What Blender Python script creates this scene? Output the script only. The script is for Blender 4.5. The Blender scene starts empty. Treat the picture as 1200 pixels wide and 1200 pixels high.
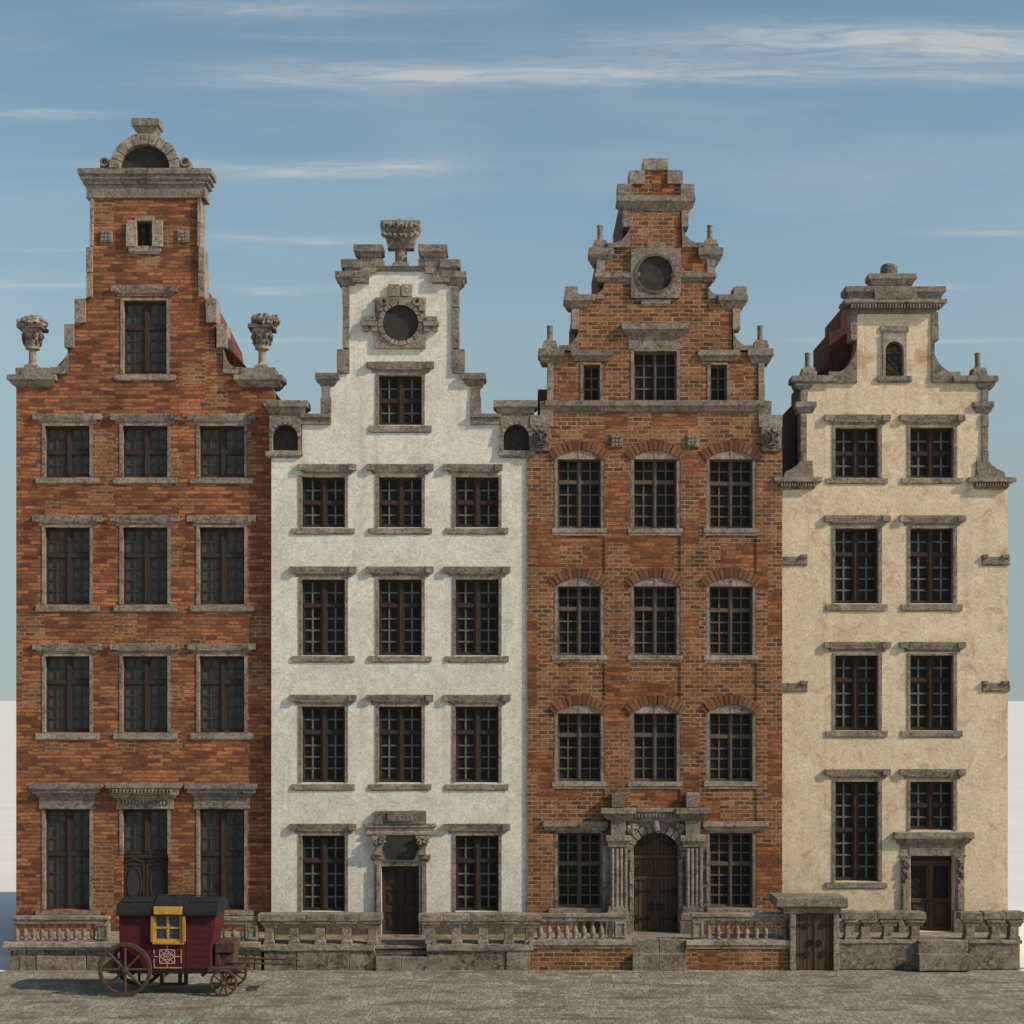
import bpy, bmesh, math, random
from mathutils import Vector, noise
random.seed(7)
sc = bpy.context.scene
col = sc.collection
PI = math.pi
# ---------------------------------------------------------------- survey constants (metres)
F, D, H = 1850.0, 50.0, 8.22          # survey scale, viewing distance of the facade line, eye height
def PX(px, y): return (px-600)*(D+y)/F
def PZ(py, y): return H-(py-820)*(D+y)/F
M1 = 1/37.0                            # one survey unit on the facade line

# ---------------------------------------------------------------- mesh builder
class MB:
    ky=.72
    def __init__(s): s.v=[]; s.f=[]; s.cuts=[]; s.auto=False
    def cut(s): s.cuts.append((len(s.v),len(s.f)))
    def add(s, vs, fs):
        if s.auto: s.cut()
        n=len(s.v); s.v+= [tuple(v) for v in vs]; s.f+=[tuple(i+n for i in f) for f in fs]
    def box(s,x0,x1,y0,y1,z0,z1,jit=0.0,seg=0.4):
        nx=max(1,int(round(abs(x1-x0)/seg))) if jit else 1
        vs=[];fs=[]
        for i in range(nx+1):
            x=x0+(x1-x0)*i/nx
            for (y,z) in ((y0,z0),(y1,z0),(y1,z1),(y0,z1)):
                vs.append((x+random.uniform(-jit,jit)*(0.6 if 0<i<nx else 1), y+random.uniform(-jit,jit), z+random.uniform(-jit,jit)))
        for i in range(nx):
            a=i*4
            for k in range(4):
                fs.append((a+k,a+(k+1)%4,a+4+(k+1)%4,a+4+k))
        fs.append((0,1,2,3)); e=nx*4; fs.append((e+3,e+2,e+1,e))
        s.add(vs,fs)
    def pb(s,a,b,c,d,yf,yb,jit=0.006,seg=0.4,yp=None):
        """box: survey rect a..b, c..d on plane yp (default yf), front yf, back yb"""
        yp=yf if yp is None else yp
        s.box(PX(a,yp),PX(b,yp),yf,yb,PZ(d,yp),PZ(c,yp),jit,seg)
    def poly(s,pts,yf,yb,yp=None,jit=0.0):
        yp=yf if yp is None else yp
        n=len(pts); P=[(PX(x,yp)+random.uniform(-jit,jit),PZ(y,yp)+random.uniform(-jit,jit)) for x,y in pts]
        vs=[(x,yf,z) for x,z in P]+[(x,yb,z) for x,z in P]
        fs=[tuple(range(n)),tuple(range(2*n-1,n-1,-1))]+[(i,i+n,(i+1)%n+n,(i+1)%n) for i in range(n)]
        s.add(vs,fs)
    def ring(s,outer,inner,yf,yb,yp=None,closed=True):
        """solid band between two equal-length point lists"""
        yp=yf if yp is None else yp
        n=len(outer); vs=[]
        for y in (yf,yb):
            for L in (outer,inner):
                vs+=[(PX(a,yp),y,PZ(b,yp)) for a,b in L]
        fs=[]
        rng=range(n) if closed else range(n-1)
        for i in rng:
            j=(i+1)%n
            fs+=[(i,j,n+j,n+i),(2*n+i,3*n+i,3*n+j,2*n+j),(i,2*n+i,2*n+j,j),(n+i,n+j,3*n+j,3*n+i)]
        if not closed:
            fs+=[(0,n,3*n,2*n),(n-1,3*n-1,4*n-1,2*n-1)]
        s.add(vs,fs)
    def cor(s,a,b,lev,yw,yb=None,jit=0.006,py_back=None,left=True,right=True):
        """moulded block: survey width a..b, levels [(survey height, projection in survey units)] top to bottom"""
        yb = yw+0.15 if yb is None else yb
        x0,x1=PX(a,yw),PX(b,yw); n=max(1,int((x1-x0)/0.4)); m=n+3
        vs=[];fs=[]
        for (py,p) in lev:
            z=PZ(py,yw); q=p*M1; ql=q if left else 0; qr=q if right else 0
            row=[(x0-ql,yb,z)]+[(x0-ql+(x1-x0+ql+qr)*i/n,yw-q*s.ky,z) for i in range(n+1)]+[(x1+qr,yb,z)]
            vs+=[(x+random.uniform(-jit,jit),y+random.uniform(-jit,jit),zz+random.uniform(-jit,jit)) for x,y,zz in row]
        for r in range(len(lev)-1):
            for i in range(m):
                j=(i+1)%m
                fs.append((r*m+i,r*m+j,(r+1)*m+j,(r+1)*m+i))
        fs.append(tuple(range(m))); e=(len(lev)-1)*m; fs.append(tuple(range(e+m-1,e-1,-1)))
        s.add(vs,fs)
    def lathe(s,cx,cy,prof,n=14,bumpy=0.0):
        vs=[];fs=[]
        for r,z in prof:
            for i in range(n):
                a=2*PI*i/n; rr=r*(1+random.uniform(-bumpy,bumpy))
                vs.append((cx+rr*math.cos(a),cy+rr*math.sin(a),z))
        for k in range(len(prof)-1):
            for i in range(n):
                j=(i+1)%n; fs.append((k*n+i,k*n+j,(k+1)*n+j,(k+1)*n+i))
        fs.append(tuple(range(n-1,-1,-1))); e=(len(prof)-1)*n; fs.append(tuple(range(e,e+n)))
        s.add(vs,fs)
    def tube(s,p,q,r0,r1=None,n=8):
        r1=r0 if r1 is None else r1
        p=Vector(p);q=Vector(q);d=(q-p).normalized()
        u=d.orthogonal().normalized(); w=d.cross(u)
        vs=[]
        for c,r in ((p,r0),(q,r1)):
            for i in range(n):
                a=2*PI*i/n; vs.append(c+u*r*math.cos(a)+w*r*math.sin(a))
        fs=[(i,(i+1)%n,n+(i+1)%n,n+i) for i in range(n)]+[tuple(range(n-1,-1,-1)),tuple(range(n,2*n))]
        s.add(vs,fs)
    def blob(s,c,r,sc3=(1,1,1),rough=0.25,seed=0):
        bm=bmesh.new(); bmesh.ops.create_icosphere(bm,subdivisions=2,radius=1)
        vs=[]
        for v in bm.verts:
            k=1+rough*noise.noise(v.co*2.1+Vector((seed*3.7,seed,0)))*2
            vs.append((c[0]+v.co.x*r*sc3[0]*k,c[1]+v.co.y*r*sc3[1]*k,c[2]+v.co.z*r*sc3[2]*k))
        fs=[tuple(x.index for x in f.verts) for f in bm.faces]; bm.free(); s.add(vs,fs)
    def grid(s,rects,holes,yf,yb,yp=None,back_holes=True):
        """wall made of rectangles minus holes, all in survey units"""
        yp=yf if yp is None else yp
        xs=sorted({v for r in rects+holes for v in r[:2]}); ys=sorted({v for r in rects+holes for v in r[2:]})
        def sol(i,j):
            if i<0 or j<0 or i>=len(xs)-1 or j>=len(ys)-1: return False
            cx=(xs[i]+xs[i+1])/2; cy=(ys[j]+ys[j+1])/2
            ins=lambda r: r[0]<cx<r[1] and r[2]<cy<r[3]
            return any(ins(r) for r in rects) and not any(ins(h) for h in holes)
        idx={}
        def V(i,j,k):
            if (i,j,k) not in idx:
                idx[(i,j,k)]=len(s.v); s.v.append((PX(xs[i],yp),yb if k else yf,PZ(ys[j],yp)))
            return idx[(i,j,k)]
        for i in range(len(xs)-1):
            for j in range(len(ys)-1):
                if not sol(i,j): continue
                s.f.append((V(i,j,0),V(i,j+1,0),V(i+1,j+1,0),V(i+1,j,0)))
                s.f.append((V(i,j,1),V(i+1,j,1),V(i+1,j+1,1),V(i,j+1,1)))
                if not sol(i-1,j): s.f.append((V(i,j,0),V(i,j,1),V(i,j+1,1),V(i,j+1,0)))
                if not sol(i+1,j): s.f.append((V(i+1,j,0),V(i+1,j+1,0),V(i+1,j+1,1),V(i+1,j,1)))
                if not sol(i,j-1): s.f.append((V(i,j,0),V(i+1,j,0),V(i+1,j,1),V(i,j,1)))
                if not sol(i,j+1): s.f.append((V(i,j+1,0),V(i,j+1,1),V(i+1,j+1,1),V(i+1,j+1,0)))
    def build(s,name,mat,parent=None,smooth=False,bevel=0.0,label=None,loc=None):
        cs=[c for c in s.cuts if c[0]<len(s.v)]
        if cs:
            if cs[0]!=(0,0): cs=[(0,0)]+cs
            cs=sorted(set(cs))+[(len(s.v),len(s.f))]; r=None
            for a,b in zip(cs,cs[1:]):
                q=MB(); q.v=s.v[a[0]:b[0]]; q.f=[tuple(i-a[0] for i in f) for f in s.f[a[1]:b[1]]]
                o=q.build(name,mat,parent,smooth,bevel,label,loc); r=r or o
            return r
        me=bpy.data.meshes.new(name); off=Vector((0,0,0))
        if parent is not None:
            p=parent
            while p is not None: off+=p.location; p=p.parent
        elif loc is not None: off=Vector(loc)
        o0=Vector(loc)-off if (parent is not None and loc is not None) else None
        if o0 is not None: off=off+o0
        me.from_pydata([(x-off.x,y-off.y,z-off.z) for x,y,z in s.v],[],s.f)
        bm=bmesh.new(); bm.from_mesh(me); bmesh.ops.recalc_face_normals(bm,faces=bm.faces); bm.to_mesh(me); bm.free()
        if smooth:
            for p in me.polygons: p.use_smooth=True
        me.materials.append(mat)
        o=bpy.data.objects.new(name,me); col.objects.link(o)
        if parent is not None:
            o.parent=parent
            if o0 is not None: o.location=o0
        elif loc is not None: o.location=loc
        if bevel:
            b=o.modifiers.new('bevel','BEVEL'); b.width=bevel; b.segments=2; b.limit_method='ANGLE'; b.angle_limit=math.radians(40)
        if label: o['label']=label
        return o

def thing(name,label,cat,loc,group=None):
    o=bpy.data.objects.new(name,None); col.objects.link(o); o.location=loc; o.empty_display_size=.3
    o['label']=label; o['category']=cat
    if group: o['group']=group
    return o

# ---------------------------------------------------------------- materials
class NT:
    def __init__(s,name):
        s.m=bpy.data.materials.new(name); s.m.use_nodes=True; s.t=s.m.node_tree; s.t.nodes.clear()
        s.out=s.n('ShaderNodeOutputMaterial'); s.b=s.n('ShaderNodeBsdfPrincipled'); s.l(s.b.outputs[0],s.out.inputs[0])
    def n(s,t,**k):
        x=s.t.nodes.new(t)
        for a,b in k.items(): setattr(x,a,b)
        return x
    def l(s,a,b): s.t.links.new(a,b)
    def put(s,inp,v):
        if hasattr(v,'is_output') or isinstance(v,bpy.types.NodeSocket): s.l(v,inp)
        elif isinstance(v,(tuple,list)) and len(v)==3 and inp.type=='RGBA': inp.default_value=(*v,1)
        else: inp.default_value=v
    def math(s,op,a,b=0.0,c=None,clamp=False):
        x=s.n('ShaderNodeMath',operation=op); x.use_clamp=clamp; s.put(x.inputs[0],a); s.put(x.inputs[1],b)
        if c is not None: s.put(x.inputs[2],c)
        return x.outputs[0]
    def mix(s,f,a,b,blend='MIX'):
        x=s.n('ShaderNodeMix',data_type='RGBA',blend_type=blend); s.put(x.inputs[0],f); s.put(x.inputs[6],a); s.put(x.inputs[7],b); return x.outputs[2]
    def pos(s): return s.n('ShaderNodeNewGeometry').outputs['Position']
    def obj(s): return s.n('ShaderNodeTexCoord').outputs['Object']
    def map(s,v,scale=(1,1,1),loc=(0,0,0)):
        x=s.n('ShaderNodeMapping'); s.l(v,x.inputs[0]); x.inputs['Scale'].default_value=scale; x.inputs['Location'].default_value=loc; return x.outputs[0]
    def noise(s,v,scale,detail=4,rough=.55,dist=0.0):
        x=s.n('ShaderNodeTexNoise'); s.l(v,x.inputs['Vector']); x.inputs['Scale'].default_value=scale; x.inputs['Detail'].default_value=detail
        x.inputs['Roughness'].default_value=rough; x.inputs['Distortion'].default_value=dist; return x.outputs['Fac']
    def ramp(s,f,stops,interp='LINEAR'):
        x=s.n('ShaderNodeValToRGB'); s.l(f,x.inputs[0]); cr=x.color_ramp; cr.interpolation=interp
        while len(cr.elements)<len(stops): cr.elements.new(.5)
        for e,(p,c) in zip(cr.elements,stops):
            e.position=p; e.color=(c,c,c,1) if isinstance(c,(int,float)) else (*c,1)
        return x.outputs[0]
    def bump(s,h,strength=.5,dist=.02,normal=None):
        x=s.n('ShaderNodeBump'); s.l(h,x.inputs['Height']); x.inputs['Strength'].default_value=strength; x.inputs['Distance'].default_value=dist
        if normal is not None: s.l(normal,x.inputs['Normal'])
        return x.outputs[0]
    def fin(s,colr,rough=.85,nrm=None,spec=.3,metal=0):
        s.put(s.b.inputs['Base Color'],colr); s.put(s.b.inputs['Roughness'],rough); s.b.inputs['Specular IOR Level'].default_value=spec
        s.b.inputs['Metallic'].default_value=metal
        if nrm is not None: s.l(nrm,s.b.inputs['Normal'])
        return s.m

def wall_uv(N):
    p=N.pos(); sp=N.n('ShaderNodeSeparateXYZ'); N.l(p,sp.inputs[0])
    c=N.n('ShaderNodeCombineXYZ'); N.l(N.math('ADD',sp.outputs[0],sp.outputs[1]),c.inputs[0]); N.l(sp.outputs[2],c.inputs[1])
    return p,c.outputs[0]

def brick_mat(name, A, B, bw, bh, patch_thr, seed, ms=.012):
    """A,B = (three brick colours, mortar) of the plain and of the repaired courses"""
    N=NT(name); p,uv=wall_uv(N)
    wob=N.n('ShaderNodeTexNoise'); N.l(uv,wob.inputs['Vector']); wob.inputs['Scale'].default_value=2.6; wob.inputs['Detail'].default_value=4
    sub=N.n('ShaderNodeVectorMath',operation='SUBTRACT'); N.l(wob.outputs['Color'],sub.inputs[0]); sub.inputs[1].default_value=(.5,.5,.5)
    scl=N.n('ShaderNodeVectorMath',operation='MULTIPLY'); N.l(sub.outputs[0],scl.inputs[0]); scl.inputs[1].default_value=(.10,.065,0)
    uvw=N.n('ShaderNodeVectorMath',operation='ADD'); N.l(uv,uvw.inputs[0]); N.l(scl.outputs[0],uvw.inputs[1])
    def brick(cols,mo,w,h,off,freq,sq):
        b=N.n('ShaderNodeTexBrick'); b.offset=.43; b.squash=sq; b.squash_frequency=freq; b.offset_frequency=2
        N.l(N.map(uvw.outputs[0],(1,1,1),(off,0,0)),b.inputs['Vector'])
        for k,v in (('Color1',(0,0,0)),('Color2',(1,1,1)),('Mortar',(.5,.5,.5))): b.inputs[k].default_value=(*v,1)
        b.inputs['Scale'].default_value=1; b.inputs['Mortar Size'].default_value=ms; b.inputs['Mortar Smooth'].default_value=.3
        b.inputs['Bias'].default_value=0; b.inputs['Brick Width'].default_value=w; b.inputs['Row Height'].default_value=h
        c=N.ramp(b.outputs['Color'],[(0,cols[0]),(.35,cols[1]),(.7,cols[2]),(1,tuple(x*1.25 for x in cols[2]))])
        return N.mix(b.outputs['Fac'],c,mo),b.outputs['Fac']
    ca,fa=brick(A[:3],A[3],bw,bh,.13,3,.72); cb,fb=brick(B[:3],B[3],bw*.7,bh,.4,2,1)
    vc=N.n('ShaderNodeVectorMath',operation='SNAP'); N.l(uvw.outputs[0],vc.inputs[0]); vc.inputs[1].default_value=(.73,.73,1)
    pn=N.n('ShaderNodeTexNoise'); N.l(N.map(vc.outputs[0],(1,1,1),(seed,seed*1.7,0)),pn.inputs['Vector']); pn.inputs['Scale'].default_value=.42; pn.inputs['Detail'].default_value=3; pn.inputs['Roughness'].default_value=.7
    wn=N.n('ShaderNodeTexWhiteNoise',noise_dimensions='2D'); N.l(vc.outputs[0],wn.inputs['Vector'])
    pf=N.math('ADD',pn.outputs['Fac'],N.math('MULTIPLY',wn.outputs['Value'],.16))
    mask=N.math('GREATER_THAN',pf,patch_thr)
    c=N.mix(mask,ca,cb); f=N.mix(mask,fa,fb)
    # every repaired panel has a slightly different tone
    c=N.mix(1,c,N.ramp(wn.outputs['Value'],[(0,.92),(1,1.07)]),'MULTIPLY')
    tone=N.noise(p,1.1,3,.6); c=N.mix(1,c,N.ramp(tone,[(.3,.72),(.7,1.22)]),'MULTIPLY')
    fine=N.noise(N.map(uvw.outputs[0],(7,20,1)),1.0,5,.75); c=N.mix(1,c,N.ramp(fine,[(.28,.42),(.72,1.5)]),'MULTIPLY')
    sp_=N.noise(uv,34,3,.7); c=N.mix(N.ramp(sp_,[(.52,0.0),(.66,.62)]),c,(.045,.03,.024)); hi=N.noise(N.map(uv,(1,1,1),(11,2,0)),28,3,.7); c=N.mix(N.ramp(hi,[(.56,0.0),(.72,.4)]),c,(.36,.20,.11))
    lime=N.noise(N.map(uvw.outputs[0],(1,1,1),(9,3,seed)),2.6,6,.75); c=N.mix(N.ramp(lime,[(.64,0.0),(.78,.35)]),c,(.30,.26,.19))
    soot=N.noise(N.map(p,(.7,.7,.35),(4,2,seed)),1.0,6,.7); c=N.mix(N.ramp(soot,[(.54,0.0),(.78,.5)]),c,(.05,.038,.032))
    hgt=N.math('SUBTRACT',N.math('MULTIPLY',fine,.7),f)
    return N.fin(c,.92,N.bump(hgt,.8,.018),.15)

def stone_mat(name, base, dark, light, sc_=1.0, scal=1.0, bd=.02):
    N=NT(name); p=N.pos()
    a=N.noise(p,2.6*sc_,5,.65); b=N.noise(p,9*sc_,6,.8,.5); g=N.noise(p,21*sc_,4,.75); q=N.noise(N.map(p,(1,1,1),(5,5,5)),13*sc_,4,.7)
    c=N.mix(N.ramp(b,[(.38,0.0),(.58,1.0)]),dark,base)
    c=N.mix(N.ramp(a,[(.42,0.0),(.75,.6)]),c,light)
    c=N.mix(N.ramp(q,[(.55,0.0),(.68,.85)]),c,light)
    c=N.mix(N.ramp(g,[(.34,.85),(.45,0.0)]),c,dark)
    blk=N.noise(p,.9,2,.5); c=N.mix(1,c,N.ramp(blk,[(.3,.80),(.7,1.15)]),'MULTIPLY'); gi=N.n('ShaderNodeNewGeometry'); c=N.mix(1,c,N.ramp(gi.outputs['Random Per Island'],[(0,(.86,.85,.84)),(.6,(1.02,1.01,1.0)),(1,(1.2,1.17,1.12))]),'MULTIPLY')
    h=N.math('ADD',b,N.math('MULTIPLY',g,.6))
    return N.fin(c,.9,N.bump(h,.6,bd),.2)

def plaster_mat(name, base, shade, stain, stain_amt, squig, pale):
    N=NT(name); p=N.pos()
    a=N.noise(p,.9,5,.6,.6); b=N.noise(p,5.5,7,.8,1.6); v=N.noise(p,1.7,7,.75,1.0); w_=N.noise(N.map(p,(1,1,1),(3,7,1)),2.3,6,.75,.8)
    c=N.mix(N.ramp(b,[(.40,1.0),(.54,0.0)]),base,shade)
    c=N.mix(N.ramp(w_,[(.52,0.0),(.68,.8)]),c,pale)
    c=N.mix(N.ramp(v,[(.52,0.0),(.70,stain_amt)]),c,stain)
    rid=N.math('ABSOLUTE',N.math('SUBTRACT',N.noise(p,4.2,5,.65,1.4),.5)); c=N.mix(N.ramp(rid,[(0.0,.6),(.022,0.0)]),c,squig)
    c=N.mix(1,c,N.ramp(a,[(.3,.86),(.65,1.05)]),'MULTIPLY')
    st=N.noise(N.map(p,(2.6,2.6,.22)),1.0,5,.7); c=N.mix(N.ramp(st,[(.53,0.0),(.72,.55)]),c,stain)
    gr=N.noise(p,17,4,.8); c=N.mix(1,c,N.ramp(gr,[(.3,.8),(.6,1.06)]),'MULTIPLY')
    clus=N.noise(p,.8,2,.5); sp=N.noise(p,10,4,.85); c=N.mix(N.math('MULTIPLY',N.ramp(sp,[(.62,0.0),(.67,.8)]),N.ramp(clus,[(.48,0.0),(.6,1.0)])),c,(.12,.095,.07))
    h=N.math('ADD',b,N.math('MULTIPLY',gr,.6))
    return N.fin(c,.95,N.bump(h,.35,.018),.1)

def plain_mat(name,colr,rough=.7,var=.3,scale=9,bump=.3,spec=.3,stretch=(1,1,1),metal=0,objc=False):
    N=NT(name); p=N.map(N.obj() if objc else N.pos(),stretch)
    a=N.noise(p,scale,5,.7); c=N.mix(1,colr,N.ramp(a,[(.28,1-var),(.72,1+var)]),'MULTIPLY')
    return N.fin(c,rough,N.bump(a,bump,.01),spec,metal)

M={}
M['brick1']=brick_mat('orange_brick',((.145,.044,.026),(.255,.080,.037),(.36,.134,.055),(.12,.09,.06)),((.13,.055,.028),(.20,.078,.036),(.27,.11,.048),(.30,.24,.15)),.50,.122,.67,3.1,.016)
M['brick3']=brick_mat('red_brown_brick',((.15,.047,.024),(.26,.080,.033),(.33,.122,.047),(.14,.10,.06)),((.11,.045,.024),(.195,.072,.033),(.27,.108,.046),(.33,.265,.165)),.46,.132,.53,8.4,.017)
M['stone']=stone_mat('grey_brown_stone',(.245,.203,.166),(.058,.047,.039),(.40,.345,.285))
M['stone_light']=stone_mat('light_stone',(.285,.240,.195),(.080,.065,.053),(.47,.41,.34))
M['stone_dark']=stone_mat('dark_stone',(.13,.11,.09),(.045,.037,.031),(.22,.19,.155))
M['rubble']=stone_mat('rubble_stone',(.23,.19,.148),(.045,.036,.028),(.40,.33,.24),.5,bd=.05)
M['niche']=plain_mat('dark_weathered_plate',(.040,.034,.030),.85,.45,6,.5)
M['white']=plaster_mat('white_lime_plaster',(.78,.73,.63),(.58,.535,.45),(.45,.395,.31),.5,(.36,.32,.26),(.80,.765,.68))
M['yellow']=plaster_mat('cream_lime_plaster',(.72,.605,.43),(.59,.465,.30),(.46,.28,.15),1.0,(.36,.25,.15),(.72,.65,.50))
M['tile']=brick_mat('roof_tile',((.12,.04,.024),(.15,.05,.03),(.18,.06,.035),(.03,.02,.015)),((.13,.045,.025),(.15,.05,.03),(.17,.055,.03),(.03,.02,.015)),.18,.4,.6,5)
M['tile_dark']=plain_mat('dark_roof_tile',(.115,.050,.036),.85,.45,5,.6,.2,(6,1,.6))
M['oak']=plain_mat('weathered_oak',(.054,.034,.024),.8,.6,14,.5,.15,(3,3,.35))
M['oak_grey']=plain_mat('grey_weathered_timber',(.12,.092,.07),.85,.55,14,.5,.2,(3,3,.4))
M['oak_dark']=plain_mat('dark_stained_timber',(.042,.027,.020),.75,.4,14,.5,.3,(3,3,.35))
M['oak_door']=plain_mat('old_door_timber',(.075,.044,.028),.7,.5,12,.6,.3,(4,4,.3))
M['bar']=plain_mat('green_grey_paint',(.125,.128,.10),.8,.35,10,.3)
M['bar_dark']=plain_mat('dull_brown_paint',(.045,.042,.037),.7,.3,10,.3)
M['glass_black']=plain_mat('dark_pane',(.020,.018,.0155),.55,.6,3,.15,.12)
M['glass_grey']=plain_mat('grey_curtained_pane',(.080,.074,.062),.75,.4,7,.3,.2)
M['iron']=plain_mat('wrought_iron',(.02,.018,.017),.55,.3,20,.3,.4,metal=.4)
M['curtain']=plain_mat('white_curtain',(.5,.48,.43),.9,.2,12,.3)
M['wagon_red']=plain_mat('maroon_painted_board',(.070,.013,.019),.8,.4,5,.35,.2,(1,1,6))
M['wagon_roof']=plain_mat('black_tarred_roof',(.014,.016,.017),.85,.35,6,.5,.25)
M['wagon_yellow']=plain_mat('yellow_paint',(.46,.26,.045),.7,.4,12,.3,.3)
M['wagon_ochre']=plain_mat('ochre_paint',(.38,.19,.04),.7,.28,12,.3,.3)
M['wagon_pink']=plain_mat('pale_pink_paint',(.52,.33,.31),.7,.25,12,.2)
M['wagon_wood']=plain_mat('brown_wheel_wood',(.075,.045,.034),.85,.45,10,.6,.2)
M['wagon_glass']=plain_mat('blue_wagon_pane',(.030,.048,.075),.25,.9,22,.2,.5)
M['voussoir']=None
N=NT('arch_brick'); g=N.n('ShaderNodeNewGeometry'); fn=N.noise(N.pos(),20,5,.75)
c=N.ramp(g.outputs['Random Per Island'],[(0,(.11,.050,.030)),(.5,(.18,.075,.041)),(1,(.24,.115,.064))]); c=N.mix(1,c,N.ramp(fn,[(.3,.6),(.7,1.3)]),'MULTIPLY')
M['voussoir']=N.fin(c,.9,N.bump(fn,.6,.02),.2)

# paving
N=NT('cobble_paving'); p=N.pos(); sp=N.n('ShaderNodeSeparateXYZ'); N.l(p,sp.inputs[0])
rot=N.n('ShaderNodeMapping'); N.l(p,rot.inputs[0]); rot.inputs['Scale'].default_value=(1,1,1)
wv=N.n('ShaderNodeTexNoise'); N.l(p,wv.inputs['Vector']); wv.inputs['Scale'].default_value=1.6; wv.inputs['Detail'].default_value=3
s1=N.n('ShaderNodeVectorMath',operation='SUBTRACT'); N.l(wv.outputs['Color'],s1.inputs[0]); s1.inputs[1].default_value=(.5,.5,.5)
s2=N.n('ShaderNodeVectorMath',operation='SCALE'); N.l(s1.outputs[0],s2.inputs[0]); s2.inputs['Scale'].default_value=.35
s3=N.n('ShaderNodeVectorMath',operation='ADD'); N.l(p,s3.inputs[0]); N.l(s2.outputs[0],s3.inputs[1])
b=N.n('ShaderNodeTexBrick'); N.l(s3.outputs[0],b.inputs['Vector'])
for k,v in (('Color1',(.285,.268,.21)),('Color2',(.175,.160,.124)),('Mortar',(.11,.10,.078))): b.inputs[k].default_value=(*v,1)
b.inputs['Scale'].default_value=1; b.inputs['Brick Width'].default_value=.21; b.inputs['Row Height'].default_value=.27; b.inputs['Mortar Size'].default_value=.018; b.squash=.8; b.squash_frequency=3; b.inputs['Mortar Smooth'].default_value=.6
b2=N.n('ShaderNodeTexBrick'); b2.offset=0; N.l(p,b2.inputs['Vector'])
for k,v in (('Color1',(1.12,1.12,1.12)),('Color2',(.82,.82,.84)),('Mortar',(1.22,1.2,1.12))): b2.inputs[k].default_value=(*v,1)
b2.inputs['Scale'].default_value=1; b2.inputs['Brick Width'].default_value=.75; b2.inputs['Row Height'].default_value=.75; b2.inputs['Mortar Size'].default_value=.03; b2.inputs['Mortar Smooth'].default_value=1
c=N.mix(1,b.outputs['Color'],b2.outputs['Color'],'MULTIPLY')
ln=N.noise(p,.8,5,.6); c=N.mix(1,c,N.ramp(ln,[(.3,.8),(.7,1.2)]),'MULTIPLY')
stq=N.noise(N.map(p,(.38,1.5,1),(2,3.3,0)),1.0,4,.6); c=N.mix(N.ramp(stq,[(.56,0.0),(.61,.6)]),c,(.095,.055,.034))
fi=N.noise(p,24,4,.7); c=N.mix(1,c,N.ramp(fi,[(.3,.7),(.7,1.25)]),'MULTIPLY')
M['paving']=N.fin(c,.85,N.bump(N.math('SUBTRACT',N.math('MULTIPLY',fi,.5),b.outputs['Fac']),.45,.02),.3)
N=NT('pale_ground'); p=N.pos(); a=N.noise(N.map(p,(.02,.25,1)),1,6,.6)
c=N.mix(N.ramp(a,[(.3,0.0),(.7,1.0)]),(.63,.61,.575),(.70,.685,.65)); M['pale']=N.fin(c,.95,N.bump(N.noise(p,2,5,.7),.3,.03),.1)

# ---------------------------------------------------------------- window and moulding helpers
def frame_mesh(X0,X1,Z0,Z1,yf,style):
    """returns MBs for frame, glazing bars, pane in an opening given in metres"""
    fr=MB(); gb=MB(); pn=MB()
    ow,mw,tw,bw=style['ow'],style['mw'],style['tw'],style['bw']
    tr=style['transom']; rt,rb,cc=style['rows_top'],style['rows_bot'],style['cols']
    zt=Z1-(Z1-Z0)*tr
    j=.004
    fr.box(X0,X0+ow,yf,yf+.12,Z0,Z1,j); fr.box(X1-ow,X1,yf,yf+.12,Z0,Z1,j)
    fr.box(X0+ow,X1-ow,yf+.004,yf+.12,Z0,Z0+ow*1.25,j); fr.box(X0+ow,X1-ow,yf+.004,yf+.12,Z1-ow,Z1,j)
    xm=(X0+X1)/2
    if tr>0: fr.box(X0+ow,X1-ow,yf-.012,yf+.11,zt-tw/2,zt+tw/2,j)
    if mw>0:
        fr.box(xm-mw/2,xm+mw/2,yf-.015,yf+.11,Z0+ow*1.25,Z1-ow,j)
        fr.box(xm-mw/6,xm+mw/6,yf-.04,yf-.01,Z0+ow*1.25,Z1-ow,j)
    halves=[(X0+ow,xm-mw/2),(xm+mw/2,X1-ow)] if mw>0 else [(X0+ow,X1-ow)]
    bands=[(zt+tw/2,Z1-ow,rt),(Z0+ow*1.25,zt-tw/2,rb)] if tr>0 else [(Z0+ow*1.25,Z1-ow,rb)]
    sw=style.get('sash',.035)
    for a,b in halves:
        for (z0,z1,r) in bands:
            # sash rim
            if sw:
                fr.box(a,a+sw,yf+.02,yf+.1,z0,z1,j); fr.box(b-sw,b,yf+.02,yf+.1,z0,z1,j)
                fr.box(a+sw,b-sw,yf+.022,yf+.1,z0,z0+sw,j); fr.box(a+sw,b-sw,yf+.022,yf+.1,z1-sw,z1,j)
            for k in range(1,cc):
                x=a+(b-a)*k/cc+style.get('skew',0)*(b-a); gb.box(x-bw/2,x+bw/2,yf+.03,yf+.1,z0+sw,z1-sw,.003)
            for k in range(1,r):
                z=z0+(z1-z0)*k/r; gb.box(a+sw,b-sw,yf+.036,yf+.1,z-bw/2,z+bw/2,.003)
    pn.box(X0+ow*.5,X1-ow*.5,yf+.075,yf+.09,Z0+ow*.5,Z1-ow*.5)
    return fr,gb,pn

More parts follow.
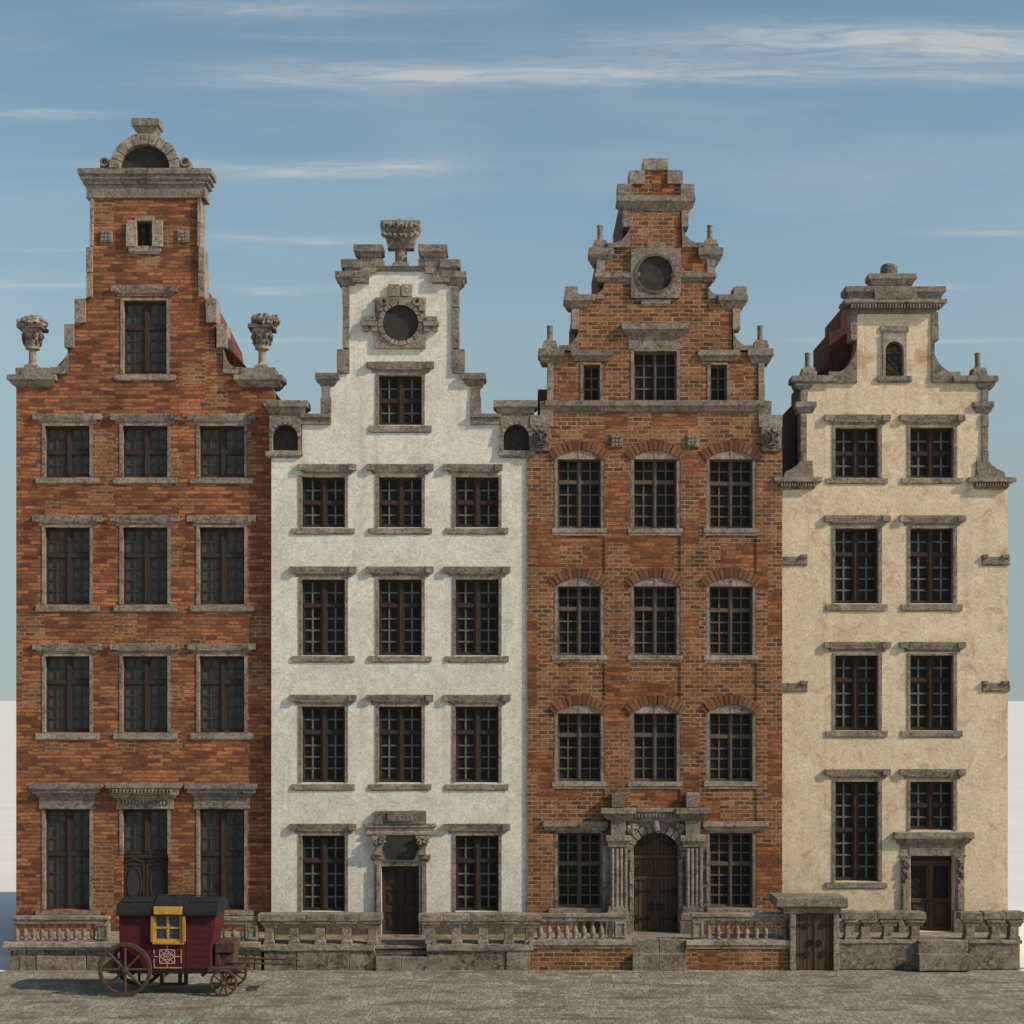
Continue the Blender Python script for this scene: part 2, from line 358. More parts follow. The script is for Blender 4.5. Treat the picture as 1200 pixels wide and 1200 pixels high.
def lintel_mesh(a,b,c,d,yw):
    """a..b,c..d overall outline"""
    m=MB(); h=d-c; e=9
    m.cor(a+e,b-e,[(c,3.8),(c+.8,4.0),(c+h*.30,3.3),(c+h*.6,1.9),(c+h*.62,1.9)],yw,left=False,right=False)
    m.pb(a,a+e,c+.3,c+h*.62,yw-.115,yw+.1,.008,yp=yw); m.pb(b-e,b,c+.2,c+h*.62,yw-.115,yw+.1,.008,yp=yw)
    m.cor(a+7,b-7,[(c+h*.63,3.0),(c+h*.74,2.6),(c+h*.8,1.2),(c+h,.8)],yw)
    return m

def window(root,x0,x1,y0,y1,yw,st,lint=None,sill=None,jamb=2.8,rec=.15,jr=None,extra=None):
    X0,X1,Z0,Z1=PX(x0,yw),PX(x1,yw),PZ(y1,yw),PZ(y0,yw)
    fr,gb,pn=frame_mesh(X0,X1,Z0,Z1,yw+rec,st)
    w=fr.build('window',st['fm'],root)
    gb.build('glazing_bars',st['bm'],w); pn.build('pane',st['pm'],w)
    m=MB(); jr=jamb if jr is None else jr
    if jamb:
        # thin stone surround, broken into blocks
        for s,(a,b) in ((0,(x0-jamb,x0)),(1,(x1,x1+jr))):
            z=y0-(2.5 if lint else 0)
            m.pb(a-(.8 if s else 0),b+(0 if s else .8),z,y1,yw-.022,yw+.3,.004,yp=yw)
        m.pb(x0,x1,y0-2.5,y0,yw-.018,yw+.3,.004,yp=yw)
        m.build('surround',M['stone'],w)
    if lint:
        l=lintel_mesh(*lint,yw); l.build('lintel',M['stone'],w,bevel=.008)
    if sill:
        s=MB(); a,b,c,d=sill; s.pb(a,b,c,d-.6,yw-.045,yw+.1,.009,yp=yw); s.pb(a+3,b-3,d-.6,d+.5,yw-.02,yw+.1,.006,yp=yw); s.build('sill',M['stone_light'],w,bevel=.006)
    return w

S1=dict(ow=.06,mw=.17,tw=.13,bw=.05,transom=.40,rows_top=2,rows_bot=3,cols=2,fm=M['oak_dark'],bm=M['bar_dark'],pm=M['glass_grey'])
S2=dict(ow=.06,mw=.17,tw=.11,bw=.05,transom=.34,rows_top=2,rows_bot=4,cols=2,fm=M['oak'],bm=M['bar'],pm=M['glass_black'])
S3=dict(ow=.05,mw=.10,tw=.10,bw=.050,transom=.36,rows_top=2,rows_bot=4,cols=2,fm=M['oak_grey'],bm=M['oak_grey'],pm=M['glass_black'],sash=.025)
S4=dict(ow=.06,mw=.16,tw=.11,bw=.055,transom=.34,rows_top=2,rows_bot=4,cols=2,fm=M['oak'],bm=M['bar'],pm=M['glass_black'])
def S(b,**k): d=dict(b); d.update(k); return d

def scroll_pts(xi,yt,xo,yb,n=9):
    return [(xo-(xo-xi)*math.cos(PI/2*i/n), yt+(yb-yt)*math.sin(PI/2*i/n)) for i in range(n+1)]+[(xi,yb)]
def circ(cx,cy,r,n=28,a0=0,a1=2*PI,full=True,ry=None):
    ry=r if ry is None else ry
    k=n if full else n+1
    return [(cx+r*math.cos(a0+(a1-a0)*i/n),cy-ry*math.sin(a0+(a1-a0)*i/n)) for i in range(k)]
def sq_ring(x0,x1,y0,y1,cx,cy,r,n=32):
    out=[]
    for i in range(n):
        a=2*PI*i/n; c,s=math.cos(a),-math.sin(a)
        t=min(((x1-cx) if c>0 else (cx-x0))/max(abs(c),1e-6), ((y1-cy) if s>0 else (cy-y0))/max(abs(s),1e-6))
        out.append((cx+c*t,cy+s*t))
    return out,circ(cx,cy,r,n)
def finial(root,cx,base,top,yw,y=None,depth=None,name='finial',ratio=1):
    """small stone pinnacle: moulded base with a thin shaft"""
    m=MB(); yc=yw+.22
    x=PX(cx,yw); zb,zt=PZ(base,yw),PZ(top,yw); h=zt-zb
    m.cor(cx-6,cx+6,[(base-h*37*.36,0),(base-h*37*.33,1.3),(base-h*37*.22,1.8),(base-h*37*.2,2.6),(base,3)],yw+.05,yw+.45)
    m.lathe(x,yc,[(.12,zb+h*.3),(.12,zb+h*.42),(.088,zb+h*.46),(.088,zb+h*.93),(.10,zb+h*.95),(.095,zt)],12,.03)
    return m.build(name,M['stone'],root,bevel=.006)

# ================================================================ HOUSE 1 : tall orange brick house
y1=.27
h1=thing('town_house','tall orange brick house with round pediment above a flat cornice and two stone urns','house',(PX(168,y1),y1,0))
wins=[]
cols1=[(52,106),(143,197),(233,287)]
holes=[(a,b,c,d) for a,b in cols1 for c,d in ((499,559),(618,708),(769,858),(948,1066))]
holes[7]=(143,197,948,1099)
holes+=[(144,196,352,438),(161,179,260,289)]
w=MB(); w.grid([(19,321,450,1112),(58,285,431,450),(80,261,408,431),(87,252,379,408),(100,240,349,379),(108,234,222,349)],holes,y1,y1+.5)
w.build('front_wall',M['brick1'],h1)
w=MB()
for a,b,c,d in ((135,143,349,352),): pass
X0,X1=PX(19,y1)+.005,-7.635
w=MB(); w.box(X0,X1,y1+.5,y1+11,0,PZ(455,y1)); w.build('side_wall',M['brick1'],h1)
w=MB(); w.box(X0+.02,X1-.02,y1-.0+.02,y1+.5,0,PZ(1111,y1)+.01); w.build('footing',M['rubble'],h1)
# roof : steep bell shaped
prof=[(171,243),(199,294),(215,326),(219,354),(312,454),(30,454),(123,354),(127,326),(143,294)]
w=MB(); w.poly(prof,y1+.5,y1+10.6,yp=0); w.build('roof',M['tile'],h1)
def W1(i,rows,st=S1,**k):
    a,b=cols1[i]; c,d=rows
    return a,b,c,d
for i,(a,b) in enumerate(cols1):
    dx=1.5*(i-1)
    window(h1,a,b,499,559,y1,S(S1,transom=.5,rows_top=2,rows_bot=2),(a-13,b+13,485,497),(a-10,b+11,560,567))
    window(h1,a,b,618,708,y1,S(S1,transom=.36,rows_top=2,rows_bot=4),(a-13,b+13,604,616),(a-10,b+11,709,717))
    window(h1,a,b,769,858,y1,S(S1,transom=.34,rows_top=2,rows_bot=4),(a-13,b+13,754,766),(a-10,b+11,859,867))
    ent=MB()
    if i!=1:
        wn=window(h1,a,b,948,1066,y1,S(S1,transom=.45,rows_top=3,rows_bot=3),None,(a-10,b+11,1067,1073))
        ent.cor(a-4,b+4,[(918,11),(924,11.2),(924.6,8.6),(926.5,8.4),(927,9),(929.5,8),(930,5.2),(932.5,4.6),(933,1.8),(945,1.6),(945.5,2.6),(948,2.4)],y1)
        ent.build('entablature',M['stone'],wn,bevel=.006)
    else:
        # glazed double door with transom light
        wn=window(h1,a,b,948,1001,y1,S(S1,transom=0,rows_top=1,rows_bot=3),None,None)
        ent.cor(a-4,b+4,[(918,13),(923,13),(924.5,10),(931,9),(933,6),(935,5),(936,2.4),(945,2.2),(946,3.2),(948,3)],y1)
        for k in range(17):
            xx=a-9+k*4.2; ent.pb(xx,xx+2,924.5,928.5,y1-.31,y1-.2,.003,yp=y1)
        for k in range(15):
            xx=a-3+k*4.0; ent.pb(xx,xx+2.2,938,942,y1-.10,y1-.05,.003,yp=y1)
        ent.build('entablature',M['stone'],wn,bevel=.004)
        dd=MB(); yy=y1+.22
        dd.pb(a,b,1001,1006,yy-.05,yy+.1,.003,yp=y1)
        for q,(p0,p1) in enumerate(((a,a+25.5),(a+26.5,b))):
            dd.pb(p0,p1,1006,1099,yy,yy+.06,.002,yp=y1)
            dd.pb(p0,p0+3,1010,1099,yy-.03,yy,.002,yp=y1); dd.pb(p1-3,p1,1010,1099,yy-.03,yy,.002,yp=y1)
            dd.poly([(p0+2,1010),((p0+p1)/2,1005.5),(p1-2,1010),(p1-2,1012),((p0+p1)/2,1008),(p0+2,1012)],yy-.06,yy-.002,yp=y1)
            dd.pb(p0+3,p1-3,1012,1015,yy-.03,yy,.002,yp=y1); dd.pb(p0+3,p1-3,1058,1063,yy-.03,yy,.002,yp=y1); dd.pb(p0+3,p1-3,1093,1099,yy-.03,yy,.002,yp=y1)
            dd.pb(p0+7,p1-7,1067,1089,yy-.025,yy,.002,yp=y1)
        door=dd.build('door',M['oak_dark'],h1)
        gl=MB()
        for p0,p1 in ((a+4,a+22),(a+30,b-4)): gl.ring(circ((p0+p1)/2,1036,9,20,ry=20),circ((p0+p1)/2,1036,7.5,20,ry=18),yy-.035,yy-.001,yp=y1); gl.poly(circ((p0+p1)/2,1036,7.4,20,ry=17.9),yy-.012,yy-.002,yp=y1)
        gl.build('grille',M['bar_dark'],door)
        hd=MB(); hd.tube((PX(168,y1),yy-.07,PZ(1055,y1)),(PX(168,y1),yy-.07,PZ(1048,y1)),.02); hd.build('handle',M['iron'],door)
window(h1,144,196,352,438,y1,S(S1,transom=.36,rows_top=2,rows_bot=4),(131,209,335,347),(134,206,439,446))
wn=window(h1,161,179,260,289,y1,S(S1,transom=0,rows_bot=2,ow=.05,mw=.05,cols=1),None,None,jamb=0)
m=MB(); m.pb(159,181,254.5,260,y1-.12,y1+.2,.01,yp=y1); m.pb(149,161,260,290,y1-.14,y1+.2,.012,yp=y1); m.pb(179,191,260,290,y1-.14,y1+.2,.012,yp=y1)
m.cor(156,184,[(289,5),(295,5),(298,2)],y1); m.build('surround',M['stone_light'],wn,bevel=.008)
for a,b in ((118,132),(208,222)):
    m=MB(); m.pb(a,b,270,284,y1-.05,y1+.1,.003,yp=y1)
    for k in range(3):
        for q in range(3): m.pb(a+1.5+k*4,a+4+k*4,271.5+q*4,274+q*4,y1-.08,y1-.05,.003,yp=y1)
    m.build('carved_plaque',M['stone_light'],h1)
# gable edging blocks
for pts in ([(106,110,233,262),(106,110,262,290)],[(102,109,290,320),(102,109,320,349)],[(88,100.5,350,379)],[(76,87.5,380,408)]):
    for (a,b,c,d) in pts:
        for k in (0,1):
            aa,bb=(a,b) if k==0 else (342-b,342-a)
            m=MB(); m.pb(aa,bb,c+.4,d-.4,y1-.09,y1+.62,.012,yp=y1); m.build('edge_block',M['stone_light'],h1,bevel=.01)
for k in (0,1):
    fx=(lambda x:x) if k==0 else (lambda x:342-x)
    m=MB(); m.poly([(fx(a),b) for a,b in scroll_pts(80,409,60,432)+[]],y1-.08,y1+.6,yp=y1)
    a,b=sorted((fx(19),fx(59))); m.pb(a,b,431.5,440,y1-.1,y1+.6,.01,yp=y1)
    a,b=sorted((fx(59),fx(80))); m.pb(a,b,431,438,y1-.075,y1+.6,.01,yp=y1)
    m.build('scroll',M['stone'],h1,bevel=.008)
    m=MB(); a,b=sorted((fx(20),fx(57)))
    m.cor(a,b,[(440,10),(446,10.4),(447.5,7.5),(451,5.5),(453,2.5),(454,1.5)],y1,y1+.7); m.build('cornice',M['stone'],h1,bevel=.006)
# top cornice and pediment
m=MB(); m.cor(104,238,[(199.5,11),(206,11.2),(206.6,8.2),(208.5,8.0),(209,9),(211.5,8.6),(212,5.8),(214,5.4),(214.5,6.4),(216.5,6),(217,2.6),(230.5,2.3),(231,3),(232.5,2.8)],y1,y1+.7); m.build('cornice',M['stone'],h1,bevel=.006)
ped=MB()
n=11
for i in range(n):
    a0=PI*i/n+.012; a1=PI*(i+1)/n-.012; j=random.uniform(-.6,.6); yo=y1-.22+random.uniform(-.02,.02)
    ped.ring([(171+(41+j)*math.cos(a0+(a1-a0)*t/3),199.5-(40.5+j)*math.sin(a0+(a1-a0)*t/3)) for t in range(4)],[(171+29*math.cos(a0+(a1-a0)*t/3),199.5-28*math.sin(a0+(a1-a0)*t/3)) for t in range(4)],yo,y1+.55,yp=y1,closed=False)
pe=ped.build('pediment',M['stone_light'],h1,bevel=.01)
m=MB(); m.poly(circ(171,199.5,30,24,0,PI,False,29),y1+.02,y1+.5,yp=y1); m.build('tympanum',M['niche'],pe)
m=MB()
for s in (-1,1):
    m.cut(); m.blob((PX(171+s*47,y1),y1+.1,PZ(192.5,y1)),.2,(.95,1.3,.98),.12,s+3); m.pb(171+s*47-6,171+s*47+6,193,199.5,y1-.1,y1+.4,.01,yp=y1)
    m.ring(circ(171+s*47,192,5.5,16),circ(171+s*47,192,3.2,16),y1-.2,y1-.02,yp=y1)
m.build('volute',M['stone'],pe,bevel=.006)
m=MB(); m.cor(162,181,[(140,7),(148.5,7.2),(150,4.5),(152,3.5),(155,1),(159,.5)],y1+.1,y1+.55); m.build('finial',M['stone'],h1,bevel=.006)
# urns
def urn(cx,lean,seed,label):
    random.seed(seed); m=MB(); x=PX(cx,y1); yc=y1+.2; z=lambda p:PZ(p,y1)
    m.cor(cx-6,cx+6,[(427,0),(428,1.5),(431.5,2)],y1+.0,y1+.4)
    m.lathe(x,yc,[(.20,z(428.5)),(.2,z(427)),(.15,z(425.5)),(.115,z(423.5)),(.115,z(410.5)),(.14,z(409)),(.23,z(408)),(.23,z(406.5)),(.22,z(405)),(.26,z(395)),(.31,z(388)),(.33,z(386)),(.36,z(384))],14,.04)
    cap=m.build('finial',M['stone'],h1,bevel=.004,label=label)
    l=MB()
    for ring,(r,zz,rr) in enumerate(((.25,400,.07),(.29,393,.085))):
        for i in range(9):
            a=2*PI*i/9+ring*.35; l.blob((x+r*math.cos(a),yc+r*math.sin(a),z(zz)),rr,(.8,.8,1.5),.35,i+ring*20+seed)
    l.pb(cx-15,cx+15,381,385.5,yc-.4,yc+.4,.02,yp=y1)
    l.build('acanthus',M['stone_dark'],cap)
    l=MB()
    for i in range(13):
        a=2*PI*i/13; r=.3+random.uniform(-.05,.06); l.blob((x+lean+r*math.cos(a),yc+r*math.sin(a),z(377.0)+random.uniform(-.05,.07)+lean*.7),.14,(1,1,1),.5,i+seed*2)
    for i in range(5): l.blob((x+lean*1.2+random.uniform(-.18,.18),yc+random.uniform(-.1,.1),z(374)+lean*.8),.15,(1,1,.9),.5,i+seed*5)
    l.build('crown',M['stone_light'],cap)
urn(36,0,11,'upright urn finial on the left shoulder'); urn(306,.09,23,'urn finial on the right shoulder with leaning crown')

# ================================================================ HOUSE 2 : white plaster
random.seed(5); y2=0.0
h2=thing('town_house','white plastered house with stepped gable topped by a small stone column between two caps','house',(PX(469,y2),y2,0))
cols2=[(353,405),(443,495),(533,585)]
holes=[(a,b,c,d) for a,b in cols2 for c,d in ((559,618),(679,768),(828,917))]+[(353,405,979,1068),(533,585,979,1068),(443,495,440,498),(447,491,1015,1098)]
w=MB(); w.grid([(318,620,528,1112),(354,586,497,528),(387,553,438,497),(409,531,312,438)],holes,y2,y2+.5); w.build('front_wall',M['white'],h2)
w=MB(); w.box(PX(318,0)+.005,PX(620,0)-.01,.5,10,0,PZ(531,0)); w.build('side_wall',M['white'],h2)
w=MB(); w.poly([(470,345),(500,345),(545,450),(560,510),(612,531),(326,531),(380,510),(395,450),(440,345)],.5,4.6,yp=0); w.build('roof',M['tile_dark'],h2)
for i,(a,b) in enumerate(cols2):
    l0=a-13 if i!=0 else a-4; l1=b+13 if i!=2 else b+4
    window(h2,a,b,559,618,y2,S(S2,transom=.5,rows_top=2,rows_bot=2),(l0,l1,544,556),(a-11,b+11,619,626))
    window(h2,a,b,679,768,y2,S2,(a-13,b+13,664,676),(a-11,b+11,769,776))
    wn=window(h2,a,b,828,917,y2,S(S2,transom=.34),(a-13,b+13,814,826),(a-11,b+11,919,926))
    if i==1:
        m=MB()
        for p0,p1 in ((445,448),(451,463.5),(474.5,480),(483,492)): m.pb(p0,p1,903,911,y2+.262,y2+.27,.004,yp=y2)
        m.build('curtain',M['curtain'],wn)
    if i!=1: window(h2,a,b,979,1068,y2,S(S2,transom=.34),(a-13,b+13,965,977),(a-11,b+11,1068.5,1074))
window(h2,443,495,440,498,y2,S(S2,transom=.5,rows_top=2,rows_bot=2),(430,509,424,437),(433,506,499,507))
# oculus
o_,i_=sq_ring(439.5,499,349,409,469.5,379.5,21.5)
m=MB(); m.ring(o_,i_,y2-.10,y2+.05,yp=y2)
n=15
oc=m.build('oculus',M['stone'],h2,bevel=.006)
m=MB()
for i in range(n):
    a0=2*PI*i/n+.03;a1=2*PI*(i+1)/n-.03
    m.ring([(469.5+26*math.cos(t),379.5-26*math.sin(t)) for t in (a0,(a0+a1)/2,a1)],[(469.5+21*math.cos(t),379.5-21*math.sin(t)) for t in (a0,(a0+a1)/2,a1)],y2-.15+random.uniform(-.015,.015),y2-.05,yp=y2,closed=False)
for s in (-1,1):
    c=469.5+s*19.5
    m.ring(circ(c,355,5.2,16),circ(c,355,2.4,16),y2-.22,y2-.09,yp=y2); m.pb(c+s*5-3,c+s*5+4,351,366,y2-.19,y2-.05,.012,yp=y2)
    m.pb(*sorted((469.5+s*30,469.5+s*43)),372,377,y2-.16,y2+.05,.01,yp=y2); m.pb(*sorted((469.5+s*27,469.5+s*45)),378,383,y2-.2,y2+.05,.01,yp=y2)
    for k in (31,41): m.pb(469.5+s*k-3,469.5+s*k+3,383,389,y2-.15,y2+.05,.015,yp=y2)
    m.pb(*sorted((469.5+s*1,469.5+s*14)),334,348,y2-.1,y2+.05,.01,yp=y2)
m.build('carved_rim',M['stone_light'],oc,bevel=.008)
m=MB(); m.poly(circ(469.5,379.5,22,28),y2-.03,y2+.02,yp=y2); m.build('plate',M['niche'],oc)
mir=lambda x:939.5-x
for k in (0,1):
    g=(lambda a,b:(a,b)) if k==0 else (lambda a,b:(mir(b),mir(a)))
    m=MB(); m.auto=True
    for (a,b,c,d) in ((401.5,409.5,336,361),(402,409.5,361,385),(401.5,409.5,385,409),(395,409.5,409.5,438)):
        m.pb(*g(a,b),c+.3,d-.3,y2-.07,y2+.62,.01,yp=y2)
    m.pb(*g(376,388),466,498,y2-.06,y2+.55,.01,yp=y2); m.pb(*g(377,387),452,466,y2-.05,y2+.55,.01,yp=y2)
    m.build('edge_block',M['stone'],h2,bevel=.01)
    m=MB(); m.cor(*g(402,414),[(319,9),(326,9.2),(328,7),(331,5.5),(333,3),(335,1.5)],y2,y2+.62); m.pb(*g(413,433),320,332.5,y2-.16,y2+.6,.01,yp=y2)
    m.pb(*g(400,424),305,315,y2-.14,y2+.6,.012,yp=y2); m.pb(*g(404,441),314.6,320.5,y2-.08,y2+.58,.01,yp=y2); m.pb(*g(432,449),303,313,y2-.03,y2+.5,.012,yp=y2)
    m.cor(*g(424,440),[(288,9),(296,9.3),(298,6.5),(301,5),(303,2),(318,1)],y2-.02,y2+.55)
    m.build('cornice',M['stone'],h2,bevel=.008)
    m=MB(); m.cor(*g(378,390),[(438,8),(445,8.3),(447,5.5),(450,4),(453,1)],y2,y2+.55); m.cut(); m.pb(*g(352,388),485.5,490,y2-.14,y2+.56,.01,yp=y2); m.pb(*g(352,387),490,498,y2-.08,y2+.55,.01,yp=y2)
    m.cut(); m.cor(*g(319,352),[(470,9),(477.5,9.3),(479.5,6),(484,4.5),(486.5,2),(488,1.5)],y2,y2+.6)
    m.build('coping',M['stone'],h2,bevel=.008)
    # niche block with round head
    m=MB(); a,b=g(316,353); cx=(a+b)/2
    arc=circ(cx,513,15,14,0,PI,False); out=[(b,529)]+[(b,529-41)]+[(a,488)]+[(a,529)]
    L_in=[(cx+15,529)]+arc+[(cx-15,529)]
    L_out=[(b,529)]+[(min(b,max(a,cx+18.5*1.6*math.cos(PI*i/14))),max(488,513-25*1.3*math.sin(PI*i/14))) for i in range(15)]+[(a,529)]
    m.ring(L_out,L_in,y2-.1,y2+.5,yp=y2,closed=False)
    for i in range(9):
        a0=PI*i/9+.04;a1=PI*(i+1)/9-.04
        m.ring([(cx+19*math.cos(t),513-19*math.sin(t)) for t in (a0,a1)],[(cx+15*math.cos(t),513-15*math.sin(t)) for t in (a0,a1)],y2-.15,y2-.06,yp=y2,closed=False)
    nb=m.build('niche',M['stone'],h2,bevel=.006)
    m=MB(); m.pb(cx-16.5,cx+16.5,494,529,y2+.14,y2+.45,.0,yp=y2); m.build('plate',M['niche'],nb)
    m=MB(); m.cor(*g(317,350),[(529,5),(534,5.3),(537,2)],y2,y2+.55); m.build('sill',M['stone_light'],nb,bevel=.006)
m=MB(); m.pb(441,499,312,318,y2-.06,y2+.55,.01,yp=y2); m.build('coping',M['stone_dark'],h2,bevel=.006)
m=MB(); X=PX(469.5,0); z=lambda p:PZ(p,0)
m.cor(463,476,[(307,1),(309,3),(312.5,3.5)],.0,.42)
m.lathe(X,.2,[(.24,z(308)),(.19,z(305)),(.19,z(292)),(.24,z(291)),(.26,z(289.5))],14,.02)
fc=m.build('finial',M['stone'],h2,bevel=.006,label='column finial with broad carved capital')
m=MB(); m.cor(456,483,[(259.5,9.5),(268,9.8),(272,8),(275.5,5),(280,4),(289,1.5),(291,2)],.03,.4)
for i in range(7):
    for j in range(2): m.blob((PX(451+i*6.2,0),-.16-random.uniform(0,.04),z(267+j*12-(abs(i-3)*.8))),.085,(1,.8,1.1),.5,i+9*j)
m.blob((X,-.24,z(266)),.13,(1,.7,1.2),.5,77)
m.build('capital',M['stone'],fc,bevel=.004)
# door and portal
m=MB(); yy=y2+.25
m.pb(447,491,1015,1099,yy,yy+.08,0,yp=y2)
for a,b in ((448,468.3),(469.7,490)):
    m.pb(a,a+3.4,1016,1098,yy-.04,yy,.002,yp=y2); m.pb(b-3.4,b,1016,1098,yy-.04,yy,.002,yp=y2)
    for c,d in ((1016,1019.5),(1040,1044),(1062,1070),(1092,1098)): m.pb(a+3.4,b-3.4,c,d,yy-.04,yy,.002,yp=y2)
    for c,d in ((1022,1038),(1046.5,1060),(1073,1089)):
        m.pb(a+5,b-5,c,d,yy-.02,yy,.002,yp=y2); m.pb(a+7,b-7,c+2.5,d-2.5,yy-.04,yy-.02,.002,yp=y2)
m.pb(468.2,470.2,1016,1098,yy-.06,yy-.03,.002,yp=y2)
door=m.build('door',M['oak_dark'],h2,bevel=.004)
m=MB()
for s in (-3,3): m.tube((PX(469.3+s,0),yy-.08,z(1064)),(PX(469.3+s,0),yy-.08,z(1069)),.018); m.tube((PX(469.3+s,0),yy-.09,z(1062)),(PX(469.3+s,0),yy-.03,z(1062)),.03)
m.build('handle',M['iron'],door)
m=MB()
for s in (0,1):
    g=(lambda a,b:(a,b)) if s==0 else (lambda a,b:(mir(b),mir(a)))
    a,b=g(439.5,447)
    m.pb(a,b,1009,1100,y2-.10,y2+.28,.008,yp=y2); m.pb(a+2,b-1.5,1012,1095,y2-.15,y2-.09,.006,yp=y2)
    m.cor(*g(438,446),[(1001.5,3.2),(1006,3.4),(1008,1.5),(1010,1.0)],y2-.05)
    a,b=g(440,448); m.pb(a,b,984,1001.5,y2-.2,y2+.05,.012,yp=y2)
    for q in range(3): m.pb(a-4+q*1.5,b+4-q*1.5,979+q*4.5,982.5+q*4.5,y2-.24+q*.03,y2-.1,.014,yp=y2)
    m.blob((PX((a+b)/2-3,0),-.3,z(986)),.1,(1,.8,1.1),.5,4); m.blob((PX((a+b)/2+4,0),-.3,z(986)),.1,(1,.8,1.1),.5,7)
m.pb(447,491,1009,1015,y2-.03,y2+.3,.008,yp=y2)
m.ky=.5; m.cor(437,502,[(965,9),(969,9.4),(970.5,7),(974,6.5),(975,8.5),(978,8.8),(979.5,4)],y2)
m.pb(439.5,499.5,950,965.5,y2-.16,y2+.05,.012,yp=y2); m.pb(454,484,952,962,y2-.21,y2-.1,.012,yp=y2)
po=m.build('portal',M['stone'],h2,bevel=.008)
m=MB(); m.poly([(454,980),(486,980),(488,987),(490.5,993),(488,1000),(486,1008),(453,1008),(451,1000),(448.5,993),(451,987)],y2-.09,y2+.02,yp=y2,jit=.01); m.build('plate',M['niche'],po,bevel=.01)

# ================================================================ HOUSE 3 : red-brown brick
random.seed(9); y3=-.03; yp3=-.07
h3=thing('town_house','red brown brick house with scrolled stepped gable, round window plate and arched stone portal','house',(PX(768,y3),y3,0))
cols3=[(653,705),(742,794),(831,883)]
rows3=((537,619),(686,768),(835,916))
holes=[(a,b,c-10,d) for a,b in cols3 for c,d in rows3]+[(653,705,976,1064),(831,883,976,1064),(742,794,411,470),(683,704,427,470),(832,853,427,470),(739,797,975,1092)]
w=MB(); w.grid([(618,917,528,1112),(644,892,470,528),(648,888,412,470),(678,858,350,412),(708,829,288,350),(738,798,228,288),(739,798,216,228),(755,783,199,216)],holes,y3,y3+.5,yp=yp3)
w.build('front_wall',M['brick3'],h3)
w=MB(); w.auto=True
for a,b in ((618,649),(708.5,738.5),(797.5,827.5),(886.5,916.5)): w.pb(a,b,531,1110,y3-.035,y3+.2,0,yp=yp3)
w.build('pier',M['brick3'],h3)
w=MB(); w.box(PX(618,yp3)+.06,PX(916,yp3)-.01,y3+.5,y3+10,0,PZ(531,yp3)); w.build('side_wall',M['brick3'],h3)
w=MB(); w.poly([(745,213),(731,217),(731,280),(703,280),(703,344),(674,344),(674,416),(648,416),(648,531),(888,531),(888,416),(862,416),(862,344),(833,344),(833,280),(805,280),(805,217),(792,213)],y3+.52,y3+5.4,yp=0); w.build('roof',M['tile_dark'],h3)
w=MB(); w.pb(631,650,452,500,y3+.62,y3+1.9,0,yp=0); w.build('parapet',M['tile_dark'],h3)
yf3=y3
def win3(a,b,c,d,st,arch=True,**k):
    x0,x1=a,b
    wn=window(h3,a,b,c,d,yf3,st,**k)
    return wn
# survey plane differs by .1 m: rescale helper so that openings line up with the wall grid
def q3(x): return 600+(x-600)*(D+yp3)/(D+y3)
def r3(y): return 820+(y-820)*(D+yp3)/(D+y3)
for i,(a,b) in enumerate(cols3):
    for c,d in rows3:
        A,B,C_,D_=q3(a),q3(b),r3(c),r3(d)
        wn=window(h3,A,B,C_,D_,y3,S(S3,transom=.33 if i<2 else .35),None,None,jamb=3.2,jr=3.4,rec=.2)
        m=MB(); m.cor(A-3,B+3,[(D_,3),(D_+5,3.4),(D_+6,2.2),(D_+8.5,2)],y3); m.build('sill',M['stone_light'],wn,bevel=.006)
        # stone tympanum under the arch
        cx=(A+B)/2; hw=(B-A)/2
        pts=[(B+3,C_+1),(A-3,C_+1)]+[(cx-(hw+2)*math.cos(PI*t/12),C_-1-8.5*math.sin(PI*t/12)) for t in range(13)]
        m=MB(); m.poly(pts,y3-.03,y3+.3,yp=y3,jit=.003); m.pb(cx-1.1,cx+1.1,C_-10,C_+1,y3-.045,y3-.02,.003,yp=y3); m.build('tympanum',M['stone_light'],wn)
        # brick arch
        m=MB(); R=(hw*hw+81)/(18); ang=math.asin(hw/R)*1.16; yc=C_-9.5+R; nn=13
        for k in range(nn):
            a0=-ang+2*ang*k/nn+.006; a1=-ang+2*ang*(k+1)/nn-.006; ro=R+11.5+random.uniform(-.8,.8)
            m.ring([(cx+ro*math.sin(t),yc-ro*math.cos(t)) for t in (a0,a1)],[(cx+R*math.sin(t),yc-R*math.cos(t)) for t in (a0,a1)],y3-.075+random.uniform(-.02,.015),y3+.25,yp=y3,closed=False)
        m.build('brick_arch',M['voussoir'],wn,bevel=.008)
for (a,b) in ((653,705),(831,883)):
    A,B,C_,D_=q3(a),q3(b),r3(976),r3(1064)
    la=(A-13,B+3) if a<700 else (A-3,B+13)
    wn=window(h3,A,B,C_,D_,y3,S(S3,transom=.42,rows_top=3,rows_bot=4),None,None,jamb=3.2,rec=.2)
    m=MB(); m.cor(la[0]+3,la[1]-3,[(C_-13.5,7.5),(C_-8,7.8),(C_-6.5,6),(C_-3,4.5),(C_-2,3)],y3); m.build('lintel',M['stone'],wn,bevel=.006)
    m=MB(); m.cor(A-5,B+5,[(D_+.5,5),(D_+5,5.2),(D_+8,4)],y3); m.build('sill',M['stone_light'],wn,bevel=.006)
